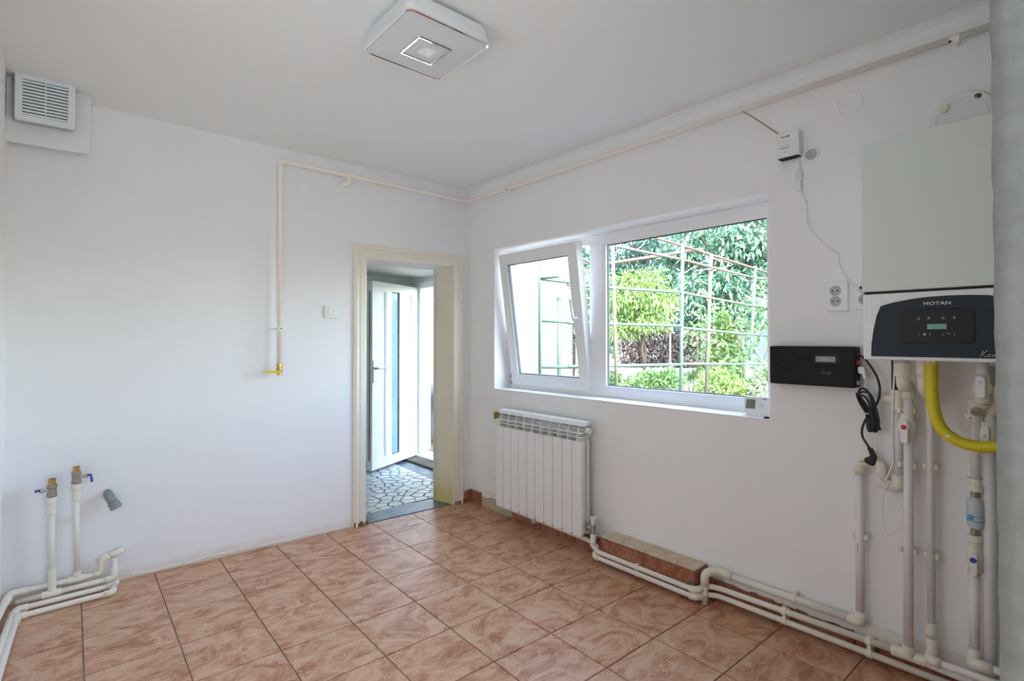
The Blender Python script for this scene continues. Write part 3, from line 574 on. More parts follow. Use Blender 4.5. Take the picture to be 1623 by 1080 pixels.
for k, (y0_, y1_, zz, x1, lab) in enumerate(((-.130, -.104, .0205, -2.190, 'cream heating pipe lying third from the far corner wall, on the floor tiles'), (-.208, -.182, .0165, -2.20, 'outermost cream heating pipe of the far corner bundle, on the floor tiles'))):
    t = Thing('heating_pipe', lab, 'pipe', (-2.4, y0_, 0), 'A')
    up = [(x1+.004, y1_+.004, zz), (x1+.006, y1_+.06, zz+.012)]
    st = [(-2.575+.03*k, -1.9, zz), (-2.560+.02*k, y0_-.10, zz), (-2.545+.005*k, y0_, zz)]
    t.part('pipe_run', MB().tube(rpath(st+[(x1, y1_, zz)]+up[1:], .018), .0125, 14), 'pipe')
    t.part('elbow', MB().tube(rpath([(x1-.035, y1_-.003, zz), (x1, y1_, zz), (x1+.003, y1_+.03, zz+.005)], .016), .0160, 14), 'fit')
    t.part('elbow', MB().tube(rpath([(-2.556+.018*k, y0_-.06, zz), (-2.545+.005*k, y0_, zz), (-2.508, y0_+.002, zz)], .016), .0160, 14), 'fit')
dr = Thing('drain_elbow', 'grey plastic drain elbow stub sticking out of the wall', 'pipe', (-2.20, 0, .44), 'A')
dr.part('stub', MB().tube([(-2.222, 0, .462), (-2.222, -.03, .460)], .019, 16), 'dgrey')
m = MB().tube(rpath([(-2.222, -.022, .461), (-2.216, -.045, .455), (-2.196, -.062, .415)], .02), .021, 16); d = np.array([.42, -.28, -.86]); m.lathe([(.021, 0), (.0255, .001), (.0255, .012), (.023, .014), (.023, .018), (.026, .020), (.026, .034), (.021, .036), (.019, .036), (.019, .01), (0, .01)], (-2.200, -.060, .424), d, 18); dr.part('elbow', m, 'dgrey')
# ================================================================ RADIATOR
NS = 10; RY0 = -.484; PIT_ = .0785
rad = Thing('radiator', 'white ten-section aluminium radiator under the tilted window sash', 'radiator', (-.09, -.876, .12))
for k in range(NS):
    y1 = RY0-k*PIT_; y0 = y1-PIT_+.0042; yc = (y0+y1)/2
    m = MB()
    poly = [(y0, .118+.004), (y0+.010, .108), (y1-.010, .108), (y1, .122), (y1, .655), (y0, .655)]
    m.prism(poly, (-.130, 0, 0), (0, 1, 0), (0, 0, 1), (.030, 0, 0))
    m.prism(poly, (-.066, 0, 0), (0, 1, 0), (0, 0, 1), (.006, 0, 0))
    m.box((-.124, yc-.003, .13), (-.045, yc+.003, .70)); m.box((-.052, yc-.022, .20), (-.047, yc+.022, .69))
    for z in (.676, .698): m.prism([(-.129, z), (-.124, z+.004), (-.06, z+.016), (-.06, z+.013), (-.124, z)], (0, y0, 0), (1, 0, 0), (0, 0, 1), (0, y1-y0, 0))
    m.prism([(-.128, .654), (-.126, .700), (-.118, .724), (-.100, .745), (-.100, .654)], (0, yc-.0025, 0), (1, 0, 0), (0, 0, 1), (0, .005, 0))
    m.prism([(-.112, .740), (-.096, .764), (-.052, .768), (-.045, .755), (-.050, .748), (-.092, .742)], (0, y0, 0), (1, 0, 0), (0, 0, 1), (0, y1-y0, 0))
    s = rad.part('radiator_section', m, 'alu', b=.0015)
for z in (.715, .165): rad.part('manifold', MB().tube([(-.085, RY0-NS*PIT_+.002, z), (-.085, RY0-.002, z)], .021, 16), 'slot')
ye = RY0-NS*PIT_
m = MB().lathe([(.020, 0), (.020, .006), (.014, .007), (.014, .016), (.017, .017), (.017, .026), (0, .027)], (-.085, ye, .715), (0, -1, 0), 8); rad.part('air_vent_plug', m, 'fit')
m = MB().lathe([(.020, 0), (.020, .008), (.013, .009), (.013, .045), (0, .045)], (-.085, ye, .160), (0, -1, 0), 8); rad.part('union', m, 'steel')
m = MB().lathe([(.012, 0), (.012, .03), (.015, .032), (.015, .048), (.013, .050), (.013, .056)], (-.085, ye-.045, .130), (0, 0, 1), 14); vb = rad.part('valve_body', m, 'steel')
rad.part('valve_knob', MB().lathe([(.012, .054), (.013, .058), (.0145, .075), (.020, .092), (.020, .097), (0, .099)], (-.085, ye-.045, .130), (0, 0, 1), 18), 'white', vb)
m = MB().lathe([(.020, 0), (.020, .03), (0, .03)], (-.085, RY0+.002, .715), (0, 1, 0), 8).box((-.105, RY0+.012, .735), (-.02, RY0+.062, .742)).box((-.103, RY0+.04, .690), (-.03, RY0+.060, .735)); rad.part('brass_plug', m, 'brass', b=.002)
for k in (1, 8):
    y = RY0-k*PIT_; rad.part('wall_bracket', MB().tube([(-.06, y, .715), (0, y, .715)], .006, 8), 'steel')
# pipes along the floor under the window wall
PX = -.138
u1 = Thing('heating_pipe', 'upper cream heating pipe along the ledge, feeding the radiator knob valve', 'pipe', (PX, -1.7, 0))
pr = [(-.085, ye-.045, .132), (-.085, ye-.045, .092), (-.105, ye-.055, .072), (PX, -1.395, .066), (PX, -1.985, .066), (-.075, -2.012, .076), (-.060, -2.06, .078), (-.060, -2.74, .094)]
u1.part('pipe_run', MB().tube(rpath(pr, .022), .0125, 14), 'pipe')
u1.part('elbow', MB().tube(rpath([(-.085, ye-.045, .130), (-.085, ye-.045, .092), (-.105, ye-.055, .075)], .02), .0175, 14), 'fit')
u1.part('elbow', MB().tube(rpath([(PX, -1.955, .066), (PX, -1.985, .066), (-.09, -2.006, .074)], .018), .0165, 14), 'fit')
u2 = Thing('heating_pipe', 'lower cream heating pipe along the ledge, continuing behind the radiator foot', 'pipe', (PX, -1.7, 0))
pr = [(-.030, -.43, .098), (-.062, -.47, .084), (-.068, -1.27, .076), (-.090, -1.345, .06), (PX-.004, -1.372, .036), (PX-.004, -1.985, .034), (-.085, -2.012, .040), (-.062, -2.06, .042), (-.060, -3.17, .048)]
u2.part('pipe_run', MB().tube(rpath(pr, .022), .0125, 14), 'pipe')
u2.part('elbow', MB().tube(rpath([(-.083, -1.325, .066), (-.090, -1.345, .06), (PX-.004, -1.372, .036), (PX-.004, -1.40, .036)], .016), .0165, 14), 'fit')
u2.part('elbow', MB().tube(rpath([(PX-.004, -1.955, .034), (PX-.004, -1.985, .034), (-.095, -2.008, .039)], .018), .0165, 14), 'fit')
u2.part('clip', MB().box((-.072, -.80, .050), (-.002, -.785, .062)).lathe([(.0127, -.008), (.016, -.008), (.016, .008), (.0127, .008)], (-.066, -.79, .078), (0, 1, 0), 12), 'fit')
def dclip(y, x, z1, z2):
    m = MB()
    for z in (z1, z2): m.lathe([(.0127, -.009), (.0165, -.009), (.0165, .009), (.0127, .009)], (x, y, z), (0, 1, 0), 12).box((x-.004, y-.007, z+.013), (x+.006, y+.007, z+.021))
    m.box((x-.002, y-.007, min(z1, z2)), (0 if x > -.1 else x+.02, y+.007, max(z1, z2))); return m
u1.part('clip', dclip(-1.655, PX, .066, .035), 'fit'); u1.part('clip', dclip(-2.352, -.060, .0845, .0445), 'fit'); u1.part('clip', dclip(-2.662, -.060, .092, .046), 'fit')
# tiled ledge between the radiator and the bend
bx = Thing('tiled_ledge', 'low boxed ledge on the floor with red tile front and beige tile top', 'ledge', (-.06, -1.69, 0))
BX, BY0, BY1, BZ = -.122, -1.972, -1.400, .150
bx.part('core', MB().box((BX+.008, BY0+.008, 0), (-.001, BY1-.004, BZ-.008)), 'gasket')
for a, b in ((BY0+.004, -1.682), (-1.678, BY1)): bx.part('top_tile', MB().box((BX+.002, a, BZ-.007), (-.002, b, BZ+.001)), 'tilebeige', b=.0012)
for a, b in ((BY0+.004, -1.682), (-1.678, BY1)): bx.part('front_tile', MB().box((BX, a, .004), (BX+.008, b, BZ-.010)), 'tilered', b=.0012)
bx.part('side_tile', MB().box((BX+.010, BY0, .004), (-.003, BY0+.008, BZ-.010)), 'tilered', b=.0012)
bx.part('chipped_corner', MB().prism([(0, 0), (.034, .010), (.020, .022), (.004, .018)], (BX-.0006, BY0+.002, .075), (0, 1, 0), (0, 0, 1), (.001, 0, 0)), 'gasket')
# ================================================================ BOILER AND ITS PIPES
BO = Thing('wall_boiler', 'white wall-hung gas boiler with dark curved control panel, at the room end', 'boiler', (-.16, -2.927, 1.18))
X0 = -.32; y0, y1 = -3.132, -2.722
BO.part('casing', MB().box((X0, y0, 1.412), (-.01, y1, 1.928)), 'boiler', b=.004)
lo = BO.part('lower_cover', MB().box((X0+.002, y0+.002, 1.180), (-.01, y1-.002, 1.404)), 'white', b=.005)
BO.part('seam', MB().box((X0+.008, y0+.006, 1.402), (-.02, y1-.006, 1.414)), 'dark')
ty = [(-2.748, 1.192), (-2.7495, 1.235), (-2.756, 1.285), (-2.765, 1.33), (-2.777, 1.362), (-2.81, 1.372), (-2.86, 1.381), (-2.905, 1.3855), (-2.95, 1.387), (-3.00, 1.386), (-3.05, 1.382), (-3.095, 1.372), (-3.108, 1.192)]
cp = BO.part('control_panel', MB().prism(ty, (X0-.0015, 0, 0), (0, 1, 0), (0, 0, 1), (.006, 0, 0)), 'navy', b=.001)
BO.part('panel_rim', MB().prism(rrect(.182, .112, .010, 5, -2.9275, 1.291), (X0-.0028, 0, 0), (0, 1, 0), (0, 0, 1), (.003, 0, 0)), 'dark', cp)
BO.part('keypad', MB().prism(rrect(.176, .106, .008, 5, -2.9275, 1.291), (X0-.0036, 0, 0), (0, 1, 0), (0, 0, 1), (.003, 0, 0)), 'panelblk', cp)
BO.part('display', MB().prism(rrect(.048, .0165, .001, 2, -2.9265, 1.290), (X0-.0042, 0, 0), (0, 1, 0), (0, 0, 1), (.002, 0, 0)), 'lcd', cp)
for yy, zz, w in ((-2.8935, 1.317, .056), (-2.9600, 1.317, .056), (-2.8935, 1.2655, .056), (-2.9600, 1.2655, .056)):
    BO.part('button_row', MB().prism(rrect(w, .021, .002, 2, yy, zz), (X0-.0042, 0, 0), (0, 1, 0), (0, 0, 1), (.002, 0, 0)), 'panelblk', cp)
loc = BO.loc
def bt(body, y, z, size, m, off=0, shear=0, sx=1, x=X0-.0049): return text(body, size, m, cp, (x-loc[0], y-loc[1], z-loc[2]), ROTB, off, shear, sx)
bt('MOTAN', -2.9275, 1.3635, .0148, 'print', .0001, 0, 1.3, X0-.0022)
bt('R', -2.9075, 1.317, .0115, 'gprint', 0)
def sym(polys, m='gprint'):
    mb = MB()
    for p in polys: mb.tube([(X0-.0046, a, b) for a, b in p], .0007, 6)
    return BO.part('key_symbol', mb, m, cp)
ar = [(a*.0032, b*.0032) for a, b in ((1, 0), (.5, .85), (-.5, .85), (-1, 0), (-.5, -.85), (.5, -.85), (1, 0))]
sym([[(-2.8805+a, 1.3155+b) for a, b in ar], [(-2.8815, 1.313), (-2.8840, 1.3095)], [(-2.8815, 1.313), (-2.8815, 1.320)]])
sym([[(-2.9425+a*1.25, 1.317+b*1.25) for a, b in ar], [(-2.9405, 1.318), (-2.9425, 1.3155), (-2.9455, 1.319)]])
sym([[(-2.970+a*.8, 1.3175+b*.8) for a, b in ar], [(-2.967, 1.3175), (-2.973, 1.3175)], [(-2.970, 1.3145), (-2.970, 1.3205)]])
for yc in (-2.8950, -2.9555):
    sym([[(yc+.0125, 1.269), (yc+.0160, 1.2655), (yc+.0125, 1.262)]]); sym([[(yc-.0125, 1.269), (yc-.0160, 1.2655), (yc-.0125, 1.262)]])
BO.part('key_symbol', MB().prism([(-2.8920, 1.2625), (-2.8985, 1.2625), (-2.8985, 1.2675), (-2.9005, 1.2690), (-2.8935, 1.2695), (-2.8920, 1.2670)], (X0-.0046, 0, 0), (0, 1, 0), (0, 0, 1), (.001, 0, 0)), 'gprint', cp)
sym([[(-2.9510, 1.2655), (-2.9525, 1.2675), (-2.9560, 1.2680), (-2.9585, 1.2665), (-2.9590, 1.2635)]])
# script lettering, drawn stroke by stroke (runs on behind the wall end)
def S2(p): return (X0-.0022, -3.028-p[0]*.0085, 1.197+p[1]*.0085)
K = [[(0, .0), (.55, 1.3), (.75, 2.1)], [(1.75, 2.2), (1.0, 1.35), (.45, .95), (.8, .65), (1.15, .05), (1.5, .1)], [(1.95, .75), (1.65, .6), (1.65, .1), (2.0, .1), (2.25, .5), (1.95, .78), (2.35, .65)], [(2.55, .05), (2.8, .72), (2.95, .7), (2.85, .05)], [(2.9, .3), (3.25, .75), (3.35, .6), (3.25, .05)], [(3.3, .3), (3.65, .75), (3.75, .55), (3.65, .05), (4.1, .4)], [(4.0, .3), (4.65, 1.9), (4.85, 1.6), (4.3, .1), (4.1, -.8), (3.85, -.6), (4.5, .4)], [(5.15, .75), (4.85, .6), (4.85, .1), (5.2, .1), (5.45, .5), (5.15, .78), (5.6, .65)]]
mb = MB()
for st in K: mb.tube(spline([S2((p[0]*1.25, p[1]*1.1)) for p in st], 5), .00055, 6)
BO.part('lettering', mb, 'print', cp)
fl = Thing('flue_cover', 'round white flue cover plate with a cap, half hidden above the boiler', 'flue', (-.02, -2.95, 2.03))
fl.part('plate', MB().lathe([(.098, 0), (.098, .007), (.093, .012), (.074, .012), (.072, .0145), (.070, .012), (0, .012)], (-.001, -2.948, 2.030), (-1, 0, 0), 40), 'white')
fl.part('cap', MB().lathe([(.013, 0), (.013, .012), (0, .013)], (-.012, -2.900, 2.078), (-1, 0, 0), 18), 'fit')
fl.part('rust_spot', MB().lathe([(.012, 0), (.009, .0012), (0, .0013)], (-.0125, -2.992, 2.095), (-1, 0, 0), 9), 'brown')
# --- helper for wall clips on vertical pipes
def vclip(y, x, z, w=.052): return MB().box((x+.002, y-w/2, z-.008), (x+.012, y+w/2, z+.008)).box((x-.014, y-w/2-.004, z-.009), (x+.012, y-w/2+.006, z+.009)).box((x-.014, y+w/2-.006, z-.009), (x+.012, y+w/2+.004, z+.009)).box((x+.01, y-.009, z-.007), (0, y+.009, z+.007))
# condensate pipe: floor stub, bend, run along the wall, riser, offset, riser with tee
cp_ = Thing('condensate_pipe', 'white waste pipe bending up from the floor beside the ledge, then along the wall', 'pipe', (-.04, -2.3, 0))
XA = -.036
cp_.part('floor_stub', MB().tube([(-.100, -2.008, .001), (-.100, -2.008, .10)], .0155, 14), 'pipe'); cp_.part('pipe_run', MB().tube([(XA, -2.10, .142), (XA, -2.60, .142)], .0155, 14), 'pipe')
cp_.part('riser', MB().tube([(XA, -2.627, .17), (XA, -2.631, .735)], .0155, 14), 'lilac'); cp_.part('riser', MB().tube([(XA, -2.752, .735), (XA, -2.756, 1.0)], .0185, 14), 'lilac', label='pale lilac riser')
cp_.part('bend', MB().tube(rpath([(-.100, -2.008, .085), (-.100, -2.008, .145), (XA, -2.045, .150), (XA, -2.11, .142)], .045, 7), .019, 16), 'fit')
cp_.part('elbow', MB().tube(rpath([(XA, -2.585, .142), (XA, -2.627, .142), (XA, -2.628, .185)], .016), .020, 14), 'fit')
cp_.part('trap_bend', MB().tube(rpath([(XA, -2.631, .720), (XA, -2.631, .768), (XA, -2.665, .772)], .024, 6), .0195, 14), 'fit')
cp_.part('trap_bend', MB().tube(rpath([(XA, -2.667, .772), (XA, -2.703, .770), (XA, -2.704, .700), (XA, -2.745, .696)], .026, 6), .0195, 14), 'fit')
cp_.part('trap_bend', MB().tube(rpath([(XA, -2.715, .696), (XA, -2.755, .697), (XA, -2.754, .745)], .02, 6), .0215, 14), 'fit')
m = MB(); sock(m, (XA, -2.756, .985), (XA, -2.757, 1.06), .0186, .022); m.tube([(XA, -2.756, 1.022), (XA, -2.715, 1.024)], [.021, .015], 14).tube([(XA, -2.715, 1.024), (-.0, -2.685, 1.035)], .013, 12); cp_.part('tee', m, 'fit')
cp_.part('clip', MB().box((XA-.006, -2.392, .155), (-.001, -2.380, .168)).lathe([(.0158, -.007), (.019, -.007), (.019, .007), (.0158, .007)], (XA, -2.386, .142), (0, 1, 0), 12), 'fit')
cp_.part('clip', vclip(-2.630, XA+.006, .478, .042), 'fit')
cp_.part('black_print', MB().box((XA-.0157, -2.6255, .415), (XA-.0140, -2.6240, .452)), 'dprint')
# heating flow: boiler -> red valve -> floor tee
XV = -.068
ff = Thing('heating_riser', 'pale heating riser with red-dot valve, leftmost under the boiler', 'pipe', (XV, -2.79, .1), group=None)
ff.part('pipe_run', MB().tube([(XV, -2.797, 1.05), (XV, -2.788, .10)], .0155, 16), 'lilac'); ff.part('floor_run', MB().tube([(XV+.008, -2.788, .094), (-.060, -3.17, .076)], .0155, 14), 'lilac')
ff.part('boiler_union', MB().tube(rpath([(-.135, -2.795, 1.178), (-.135, -2.795, 1.075), (XV, -2.797, 1.085), (XV, -2.797, 1.03)], .03, 7), .0205, 16).lathe([(.0206, 0), (.0265, .002), (.0265, .05), (.0206, .052)], (-.135, -2.795, 1.115), (0, 0, 1), 16), 'fit')
vb = ff.part('valve_body', MB().lathe([(.0156, -.055), (.0195, -.052), (.0205, -.03), (.028, -.014), (.028, .014), (.0205, .03), (.0205, .048), (.0156, .05)], (XV, -2.792, .930), (0, 0, 1), 16, True), 'fit')
m = MB().lathe([(.017, 0), (.016, .018), (0, .019)], (XV-.02, -2.792, .936), (-1, 0, 0), 16).prism(rrect(.022, .085, .010), (XV-.036, -2.7915, .916), (0, 1, 0), (0, 0, 1), (-.008, 0, 0)); hd = ff.part('valve_handle', m, 'white', vb, b=.002)
ff.part('red_cap', MB().lathe([(.0095, 0), (.0085, .002), (0, .003)], (XV-.0435, -2.791, .932), (-1, 0, 0), 16), 'red', vb)
m = MB(); sock(m, (-.060, -2.735, .093), (-.060, -2.840, .095), .0156, .0195); sock(m, (XV, -2.788, .095), (XV, -2.788, .135), .0156, .0195); ff.part('tee', m, 'fit')
for z in (.988, .788, .474): ff.part('clip', vclip(-2.7885, XV+.012, z, .046), 'fit')
# heating return stub under the boiler, second riser
rs = Thing('heating_riser', 'thin pale riser behind the yellow hose, ending in a floor elbow', 'pipe', (-.05, -2.853, .1))
rs.part('pipe_run', MB().tube(rpath([(-.13, -2.850, 1.175), (-.13, -2.852, 1.07), (-.050, -2.856, 1.04), (-.050, -2.852, .14)], .03), .0125, 14), 'lilac'); rs.part('floor_run', MB().tube([(-.095, -2.858, .122), (-.095, -3.17, .128)], .0125, 14), 'lilac')
m = MB(); sock(m, (-.13, -2.850, 1.180), (-.13, -2.852, 1.125), .0126, .021); m.tube(rpath([(-.13, -2.851, 1.13), (-.13, -2.852, 1.075), (-.075, -2.856, 1.05)], .03), .0175, 14); rs.part('boiler_union', m, 'fit')
m = MB(); sock(m, (-.050, -2.852, .235), (-.050, -2.852, .195), .0126, .0168); m.tube(rpath([(-.050, -2.852, .18), (-.050, -2.852, .128), (-.095, -2.852, .122), (-.095, -2.885, .122)], .018, 6), .0168, 14); rs.part('elbow', m, 'fit')
for z in (.792, .474): rs.part('clip', vclip(-2.853, -.038, z, .034), 'fit')
# cold feed with filter
cf = Thing('cold_water_riser', 'cold water riser with clear scale filter and blue-dot valve', 'pipe', (-.06, -2.975, .16))
XC = -.060
for q in (([(-.10, -3.004, 1.178), (-.10, -3.004, 1.10)], .017), ([(XC, -2.981, 1.0), (XC, -2.979, .775)], .0135), ([(XC, -2.973, .47), (XC, -2.970, .17)], .0145), ([(XC, -2.976, .575), (XC, -2.975, .52)], .0135)): cf.part('pipe_run', MB().tube(q[0], q[1], 14), 'lilac')
cf.part('elbow', MB().tube(rpath([(XC, -2.970, .20), (XC, -2.968, .150), (-.098, -2.970, .166), (-.098, -3.02, .168)], .02, 6), .0185, 14), 'fit')
cf.part('outlet_run', MB().tube([(-.098, -2.985, .168), (-.098, -3.17, .168)], .0135, 14), 'pipe')
vb = cf.part('valve_body', MB().lathe([(.017, -.05), (.022, -.045), (.022, -.02), (.027, -.01), (.027, .012), (.022, .022), (.022, .045), (.017, .048)], (-.10, -3.003, 1.085), (0, 0, 1), 16, True), 'fit')
cf.part('valve_handle', MB().prism(rrect(.026, .075, .012), (-.122, -3.003, 1.092), (0, 1, 0), (0, 0, 1), (-.010, 0, 0)), 'white', vb, b=.003)
cf.part('handle_screw', MB().lathe([(.005, 0), (.004, .002), (0, .002)], (-.1321, -3.003, 1.108), (-1, 0, 0), 10), 'steel', vb)
m = MB(); sock(m, (XC-.02, -3.002, 1.045), (XC-.005, -2.985, 1.015), .010, .026); sock(m, (XC, -2.981, 1.045), (XC, -2.981, .985), .0136, .021); ys_ = cf.part('strainer', m, 'fit')
cf.part('strainer_plug', MB().lathe([(.0155, 0), (.0155, .006), (.012, .007), (0, .006)], (XC-.036, -2.988, 1.008), (-1, 0, -.55), 18), 'steel', ys_)
m = MB(); m.lathe([(.0136, 0), (.017, .0), (.017, .018), (.022, .020), (.022, .040), (.0136, .042)], (XC, -2.979, .775), (0, 0, -1), 16); cf.part('union_nut', m, 'fit'); m = MB(); m.lathe([(.0136, 0), (.0165, 0), (.0165, .016), (.022, .018), (.022, .036), (.0136, .038)], (XC, -2.976, .548), (0, 0, 1), 16); cf.part('union_nut', m, 'fit')
m = MB().lathe([(.012, 0), (.014, .002), (.014, .022), (.011, .024)], (XC, -2.978, .712), (0, 0, 1), 8); cf.part('brass_nipple', m, 'bronze'); m = MB().lathe([(.012, 0), (.014, .002), (.014, .022), (.011, .024)], (XC, -2.977, .586), (0, 0, 1), 8); cf.part('brass_nipple', m, 'bronze')
fb = cf.part('filter_bowl', MB().lathe([(.012, 0), (.021, .004), (.024, .02), (.0245, .034), (.022, .036), (.022, .040), (.0245, .042), (.0245, .072), (.023, .076), (.023, .082), (.0245, .084), (.0235, .096), (.015, .104), (.012, .108)], (XC, -2.9775, .606), (0, 0, 1), 20), 'clear')
cf.part('blue_cap', MB().lathe([(.0085, 0), (.0075, .002), (0, .003)], (XC-.0235, -2.966, .647), (-1, .35, 0), 16), 'cyan', fb)
cf.part('print_band', MB().lathe([(.0238, .028), (.0250, .028), (.0250, .031), (.0238, .031)], (XC, -2.9775, .606), (0, 0, 1), 20).lathe([(.0238, .046), (.0249, .046), (.0249, .048), (.0238, .048)], (XC, -2.9775, .606), (0, 0, 1), 20), 'cyan', fb)
vb2 = cf.part('valve_body', MB().lathe([(.0136, -.048), (.0185, -.046), (.0185, -.022), (.023, -.012), (.023, .014), (.0185, .024), (.0185, .040), (.0136, .042)], (XC, -2.9745, .505), (0, 0, 1), 16, True), 'fit')
cf.part('valve_handle', MB().prism(rrect(.020, .075, .009), (XC-.026, -2.9742, .492), (0, 1, 0), (0, 0, 1), (-.008, 0, 0)), 'white', vb2, b=.002)
cf.part('blue_dot', MB().lathe([(.0095, 0), (.0085, .0015), (0, .002)], (XC-.034, -2.974, .507), (-1, 0, 0), 16), 'blue', vb2)
for z in (.985, .766, .452): cf.part('clip', vclip(-2.976, XC+.012, z, .036), 'fit')
# fourth riser by the wall end
rr = Thing('heating_riser', 'thick pale riser with plain white lever valve, beside the filter riser, next to wall end', 'pipe', (-.05, -3.01, .1))
XR = -.050
rr.part('pipe_run', MB().tube([(XR, -3.013, .89), (XR, -3.006, .001)], .0185, 16), 'lilac'); rr.part('upper_run', MB().tube([(XR, -3.022, 1.16), (XR, -3.014, .93)], .0155, 14), 'lilac')
vb = rr.part('valve_body', MB().lathe([(.0156, -.045), (.021, -.043), (.022, -.02), (.028, -.010), (.028, .012), (.022, .024), (.022, .046), (.0156, .048)], (XR, -3.0125, .925), (0, 0, 1), 16, True), 'fit')
rr.part('valve_handle', MB().prism(rrect(.022, .082, .010), (XR-.030, -3.0065, .920), (0, 1, .04), (0, -.02, 1), (-.008, 0, 0)), 'white', vb, b=.003)
rr.part('handle_screw', MB().lathe([(.0045, 0), (.004, .002), (0, .002)], (XR-.0382, -3.0065, .926), (-1, 0, 0), 10), 'steel', vb)
rr.part('boiler_union', MB().tube(rpath([(-.10, -3.06, 1.178), (-.10, -3.06, 1.09), (XR, -3.026, 1.06), (XR, -3.018, 1.0)], .03), .0225, 14), 'fit')
for z in (.992, .766, .458): rr.part('clip', vclip(-3.012, XR+.016, z, .056), 'fit')
# yellow gas hose
gh = Thing('gas_hose', 'yellow corrugated gas hose looping under the boiler', 'hose', (-.15, -2.95, .9))
hp_ = spline([(-.15, -2.881, 1.172), (-.15, -2.8795, 1.12), (-.15, -2.880, 1.06), (-.15, -2.885, 1.008), (-.15, -2.904, .948), (-.15, -2.942, .913), (-.15, -2.99, .900), (-.148, -3.05, .906), (-.14, -3.11, .922), (-.10, -3.15, .94)], 24)
gh.part('hose', MB().tube(hp_, [.0178 if k % 2 else .0192 for k in range(len(hp_))], 14), 'hose')
gh.part('hose_nut', MB().lathe([(.017, 0), (.020, .001), (.020, .016), (.014, .017)], (-.15, -2.881, 1.163), (0, 0, 1), 6), 'fit')
gh.part('sticker', MB().box((-.1718, -2.929, .921), (-.1690, -2.919, .929)), 'white')
# ================================================================ SMALL DEVICES ON THE WINDOW WALL
gd = Thing('gas_detector', 'small white gas detector box hanging on the wall above the window corner', 'detector', (-.02, -2.37, 2.03))
gd.part('body', MB().prism([(-2.325, 2.041), (-2.419, 2.041), (-2.419, 2.145), (-2.412, 2.155), (-2.332, 2.155), (-2.325, 2.147)], (-.036, 0, 0), (0, 1, 0), (0, 0, 1), (.035, 0, 0)), 'white', b=.004)
gd.part('dark_base', MB().prism([(-2.328, 2.041), (-2.416, 2.041), (-2.408, 2.036), (-2.336, 2.036)], (-.034, 0, 0), (0, 1, 0), (0, 0, 1), (.033, 0, 0)), 'dark')
gd.part('logo', MB().box((-.0366, -2.363, 2.128), (-.035, -2.343, 2.134)), 'orange'); gd.part('logo', MB().box((-.0366, -2.382, 2.1285), (-.035, -2.365, 2.1335)), 'dprint')
for k in range(4):
    gd.part('indicator_hole', MB().lathe([(.0028, 0), (.0022, .0008), (0, .0008)], (-.036, -2.346-.0105*k, 2.082), (-1, 0, 0), 8), 'dark'); gd.part('tick', MB().box((-.0364, -2.3455-.0105*k, 2.0905), (-.0355, -2.3475-.0105*k, 2.0945)), 'dprint')
gd.part('button', MB().lathe([(.0032, 0), (.003, .0015), (0, .0016)], (-.036, -2.361, 2.064), (-1, 0, 0), 10), 'gprint')
rv = Thing('round_vent', 'small round white wall vent beside the gas detector', 'vent', (-.005, -2.455, 2.037))
rv.part('ring', MB().lathe([(.032, 0), (.032, .003), (.028, .006), (.0235, .006), (.0235, .002), (0, .002)], (-.0, -2.455, 2.037), (-1, 0, 0), 30), 'white')
for k in range(7):
    z = -.018+.006*k; w = math.sqrt(.0235**2-z*z); rv.part('slat', MB().box((-.0055, -2.455-w, 2.037+z-.0014), (-.002, -2.455+w, 2.037+z+.0014)), 'slot')
def cable(name, label, cat, pts, r, m, loc, n=6): return solo(name, label, cat, MB().tube(spline(pts, n), r, 8), m, loc)
dc = Thing('detector_cable', 'thin white cable hanging from the gas detector to the socket behind boiler', 'cable', (-.008, -2.5, 1.7))
xw = -.006
dc.part('cable', MB().tube(spline([(-.012, -2.408, 2.045), (xw, -2.408, 2.0), (xw, -2.406, 1.975)], 5), .0022, 8).tube(spline([(xw, -2.409, 1.89), (xw, -2.418, 1.875), (xw, -2.430, 1.845), (xw, -2.438, 1.80), (xw, -2.436, 1.752), (xw, -2.452, 1.715), (xw, -2.485, 1.668), (xw, -2.510, 1.640), (xw, -2.536, 1.615), (xw, -2.553, 1.602), (xw, -2.556, 1.565), (xw, -2.570, 1.525), (xw, -2.588, 1.492), (-.014, -2.604, 1.470), (-.02, -2.640, 1.452), (-.03, -2.66, 1.45)], 5), .0022, 8), 'white')
m = MB()
for k in range(4): m.tube(spline([(xw-.002*k, -2.398-.004*k, 1.985), (xw-.004, -2.392-.005*k, 1.955), (xw-.003, -2.400-.003*k, 1.925), (xw-.004, -2.408-.004*k, 1.955), (xw-.002, -2.404-.002*k, 1.985)], 5), .0021, 6)
dc.part('coil', m, 'white')
dc.part('connector', MB().box((-.020, -2.417, 1.890), (-.002, -2.397, 1.930)), 'white', b=.003)
cable('bonding_wire', 'thin brown wire slanting from the gas pipe down to the detector', 'wire', [(-.052, -2.178, 2.322), (-.060, -2.185, 2.296), (-.03, -2.21, 2.275), (-.012, -2.27, 2.215), (-.010, -2.325, 2.160)], .0018, 'brown', (-.03, -2.2, 2.3))
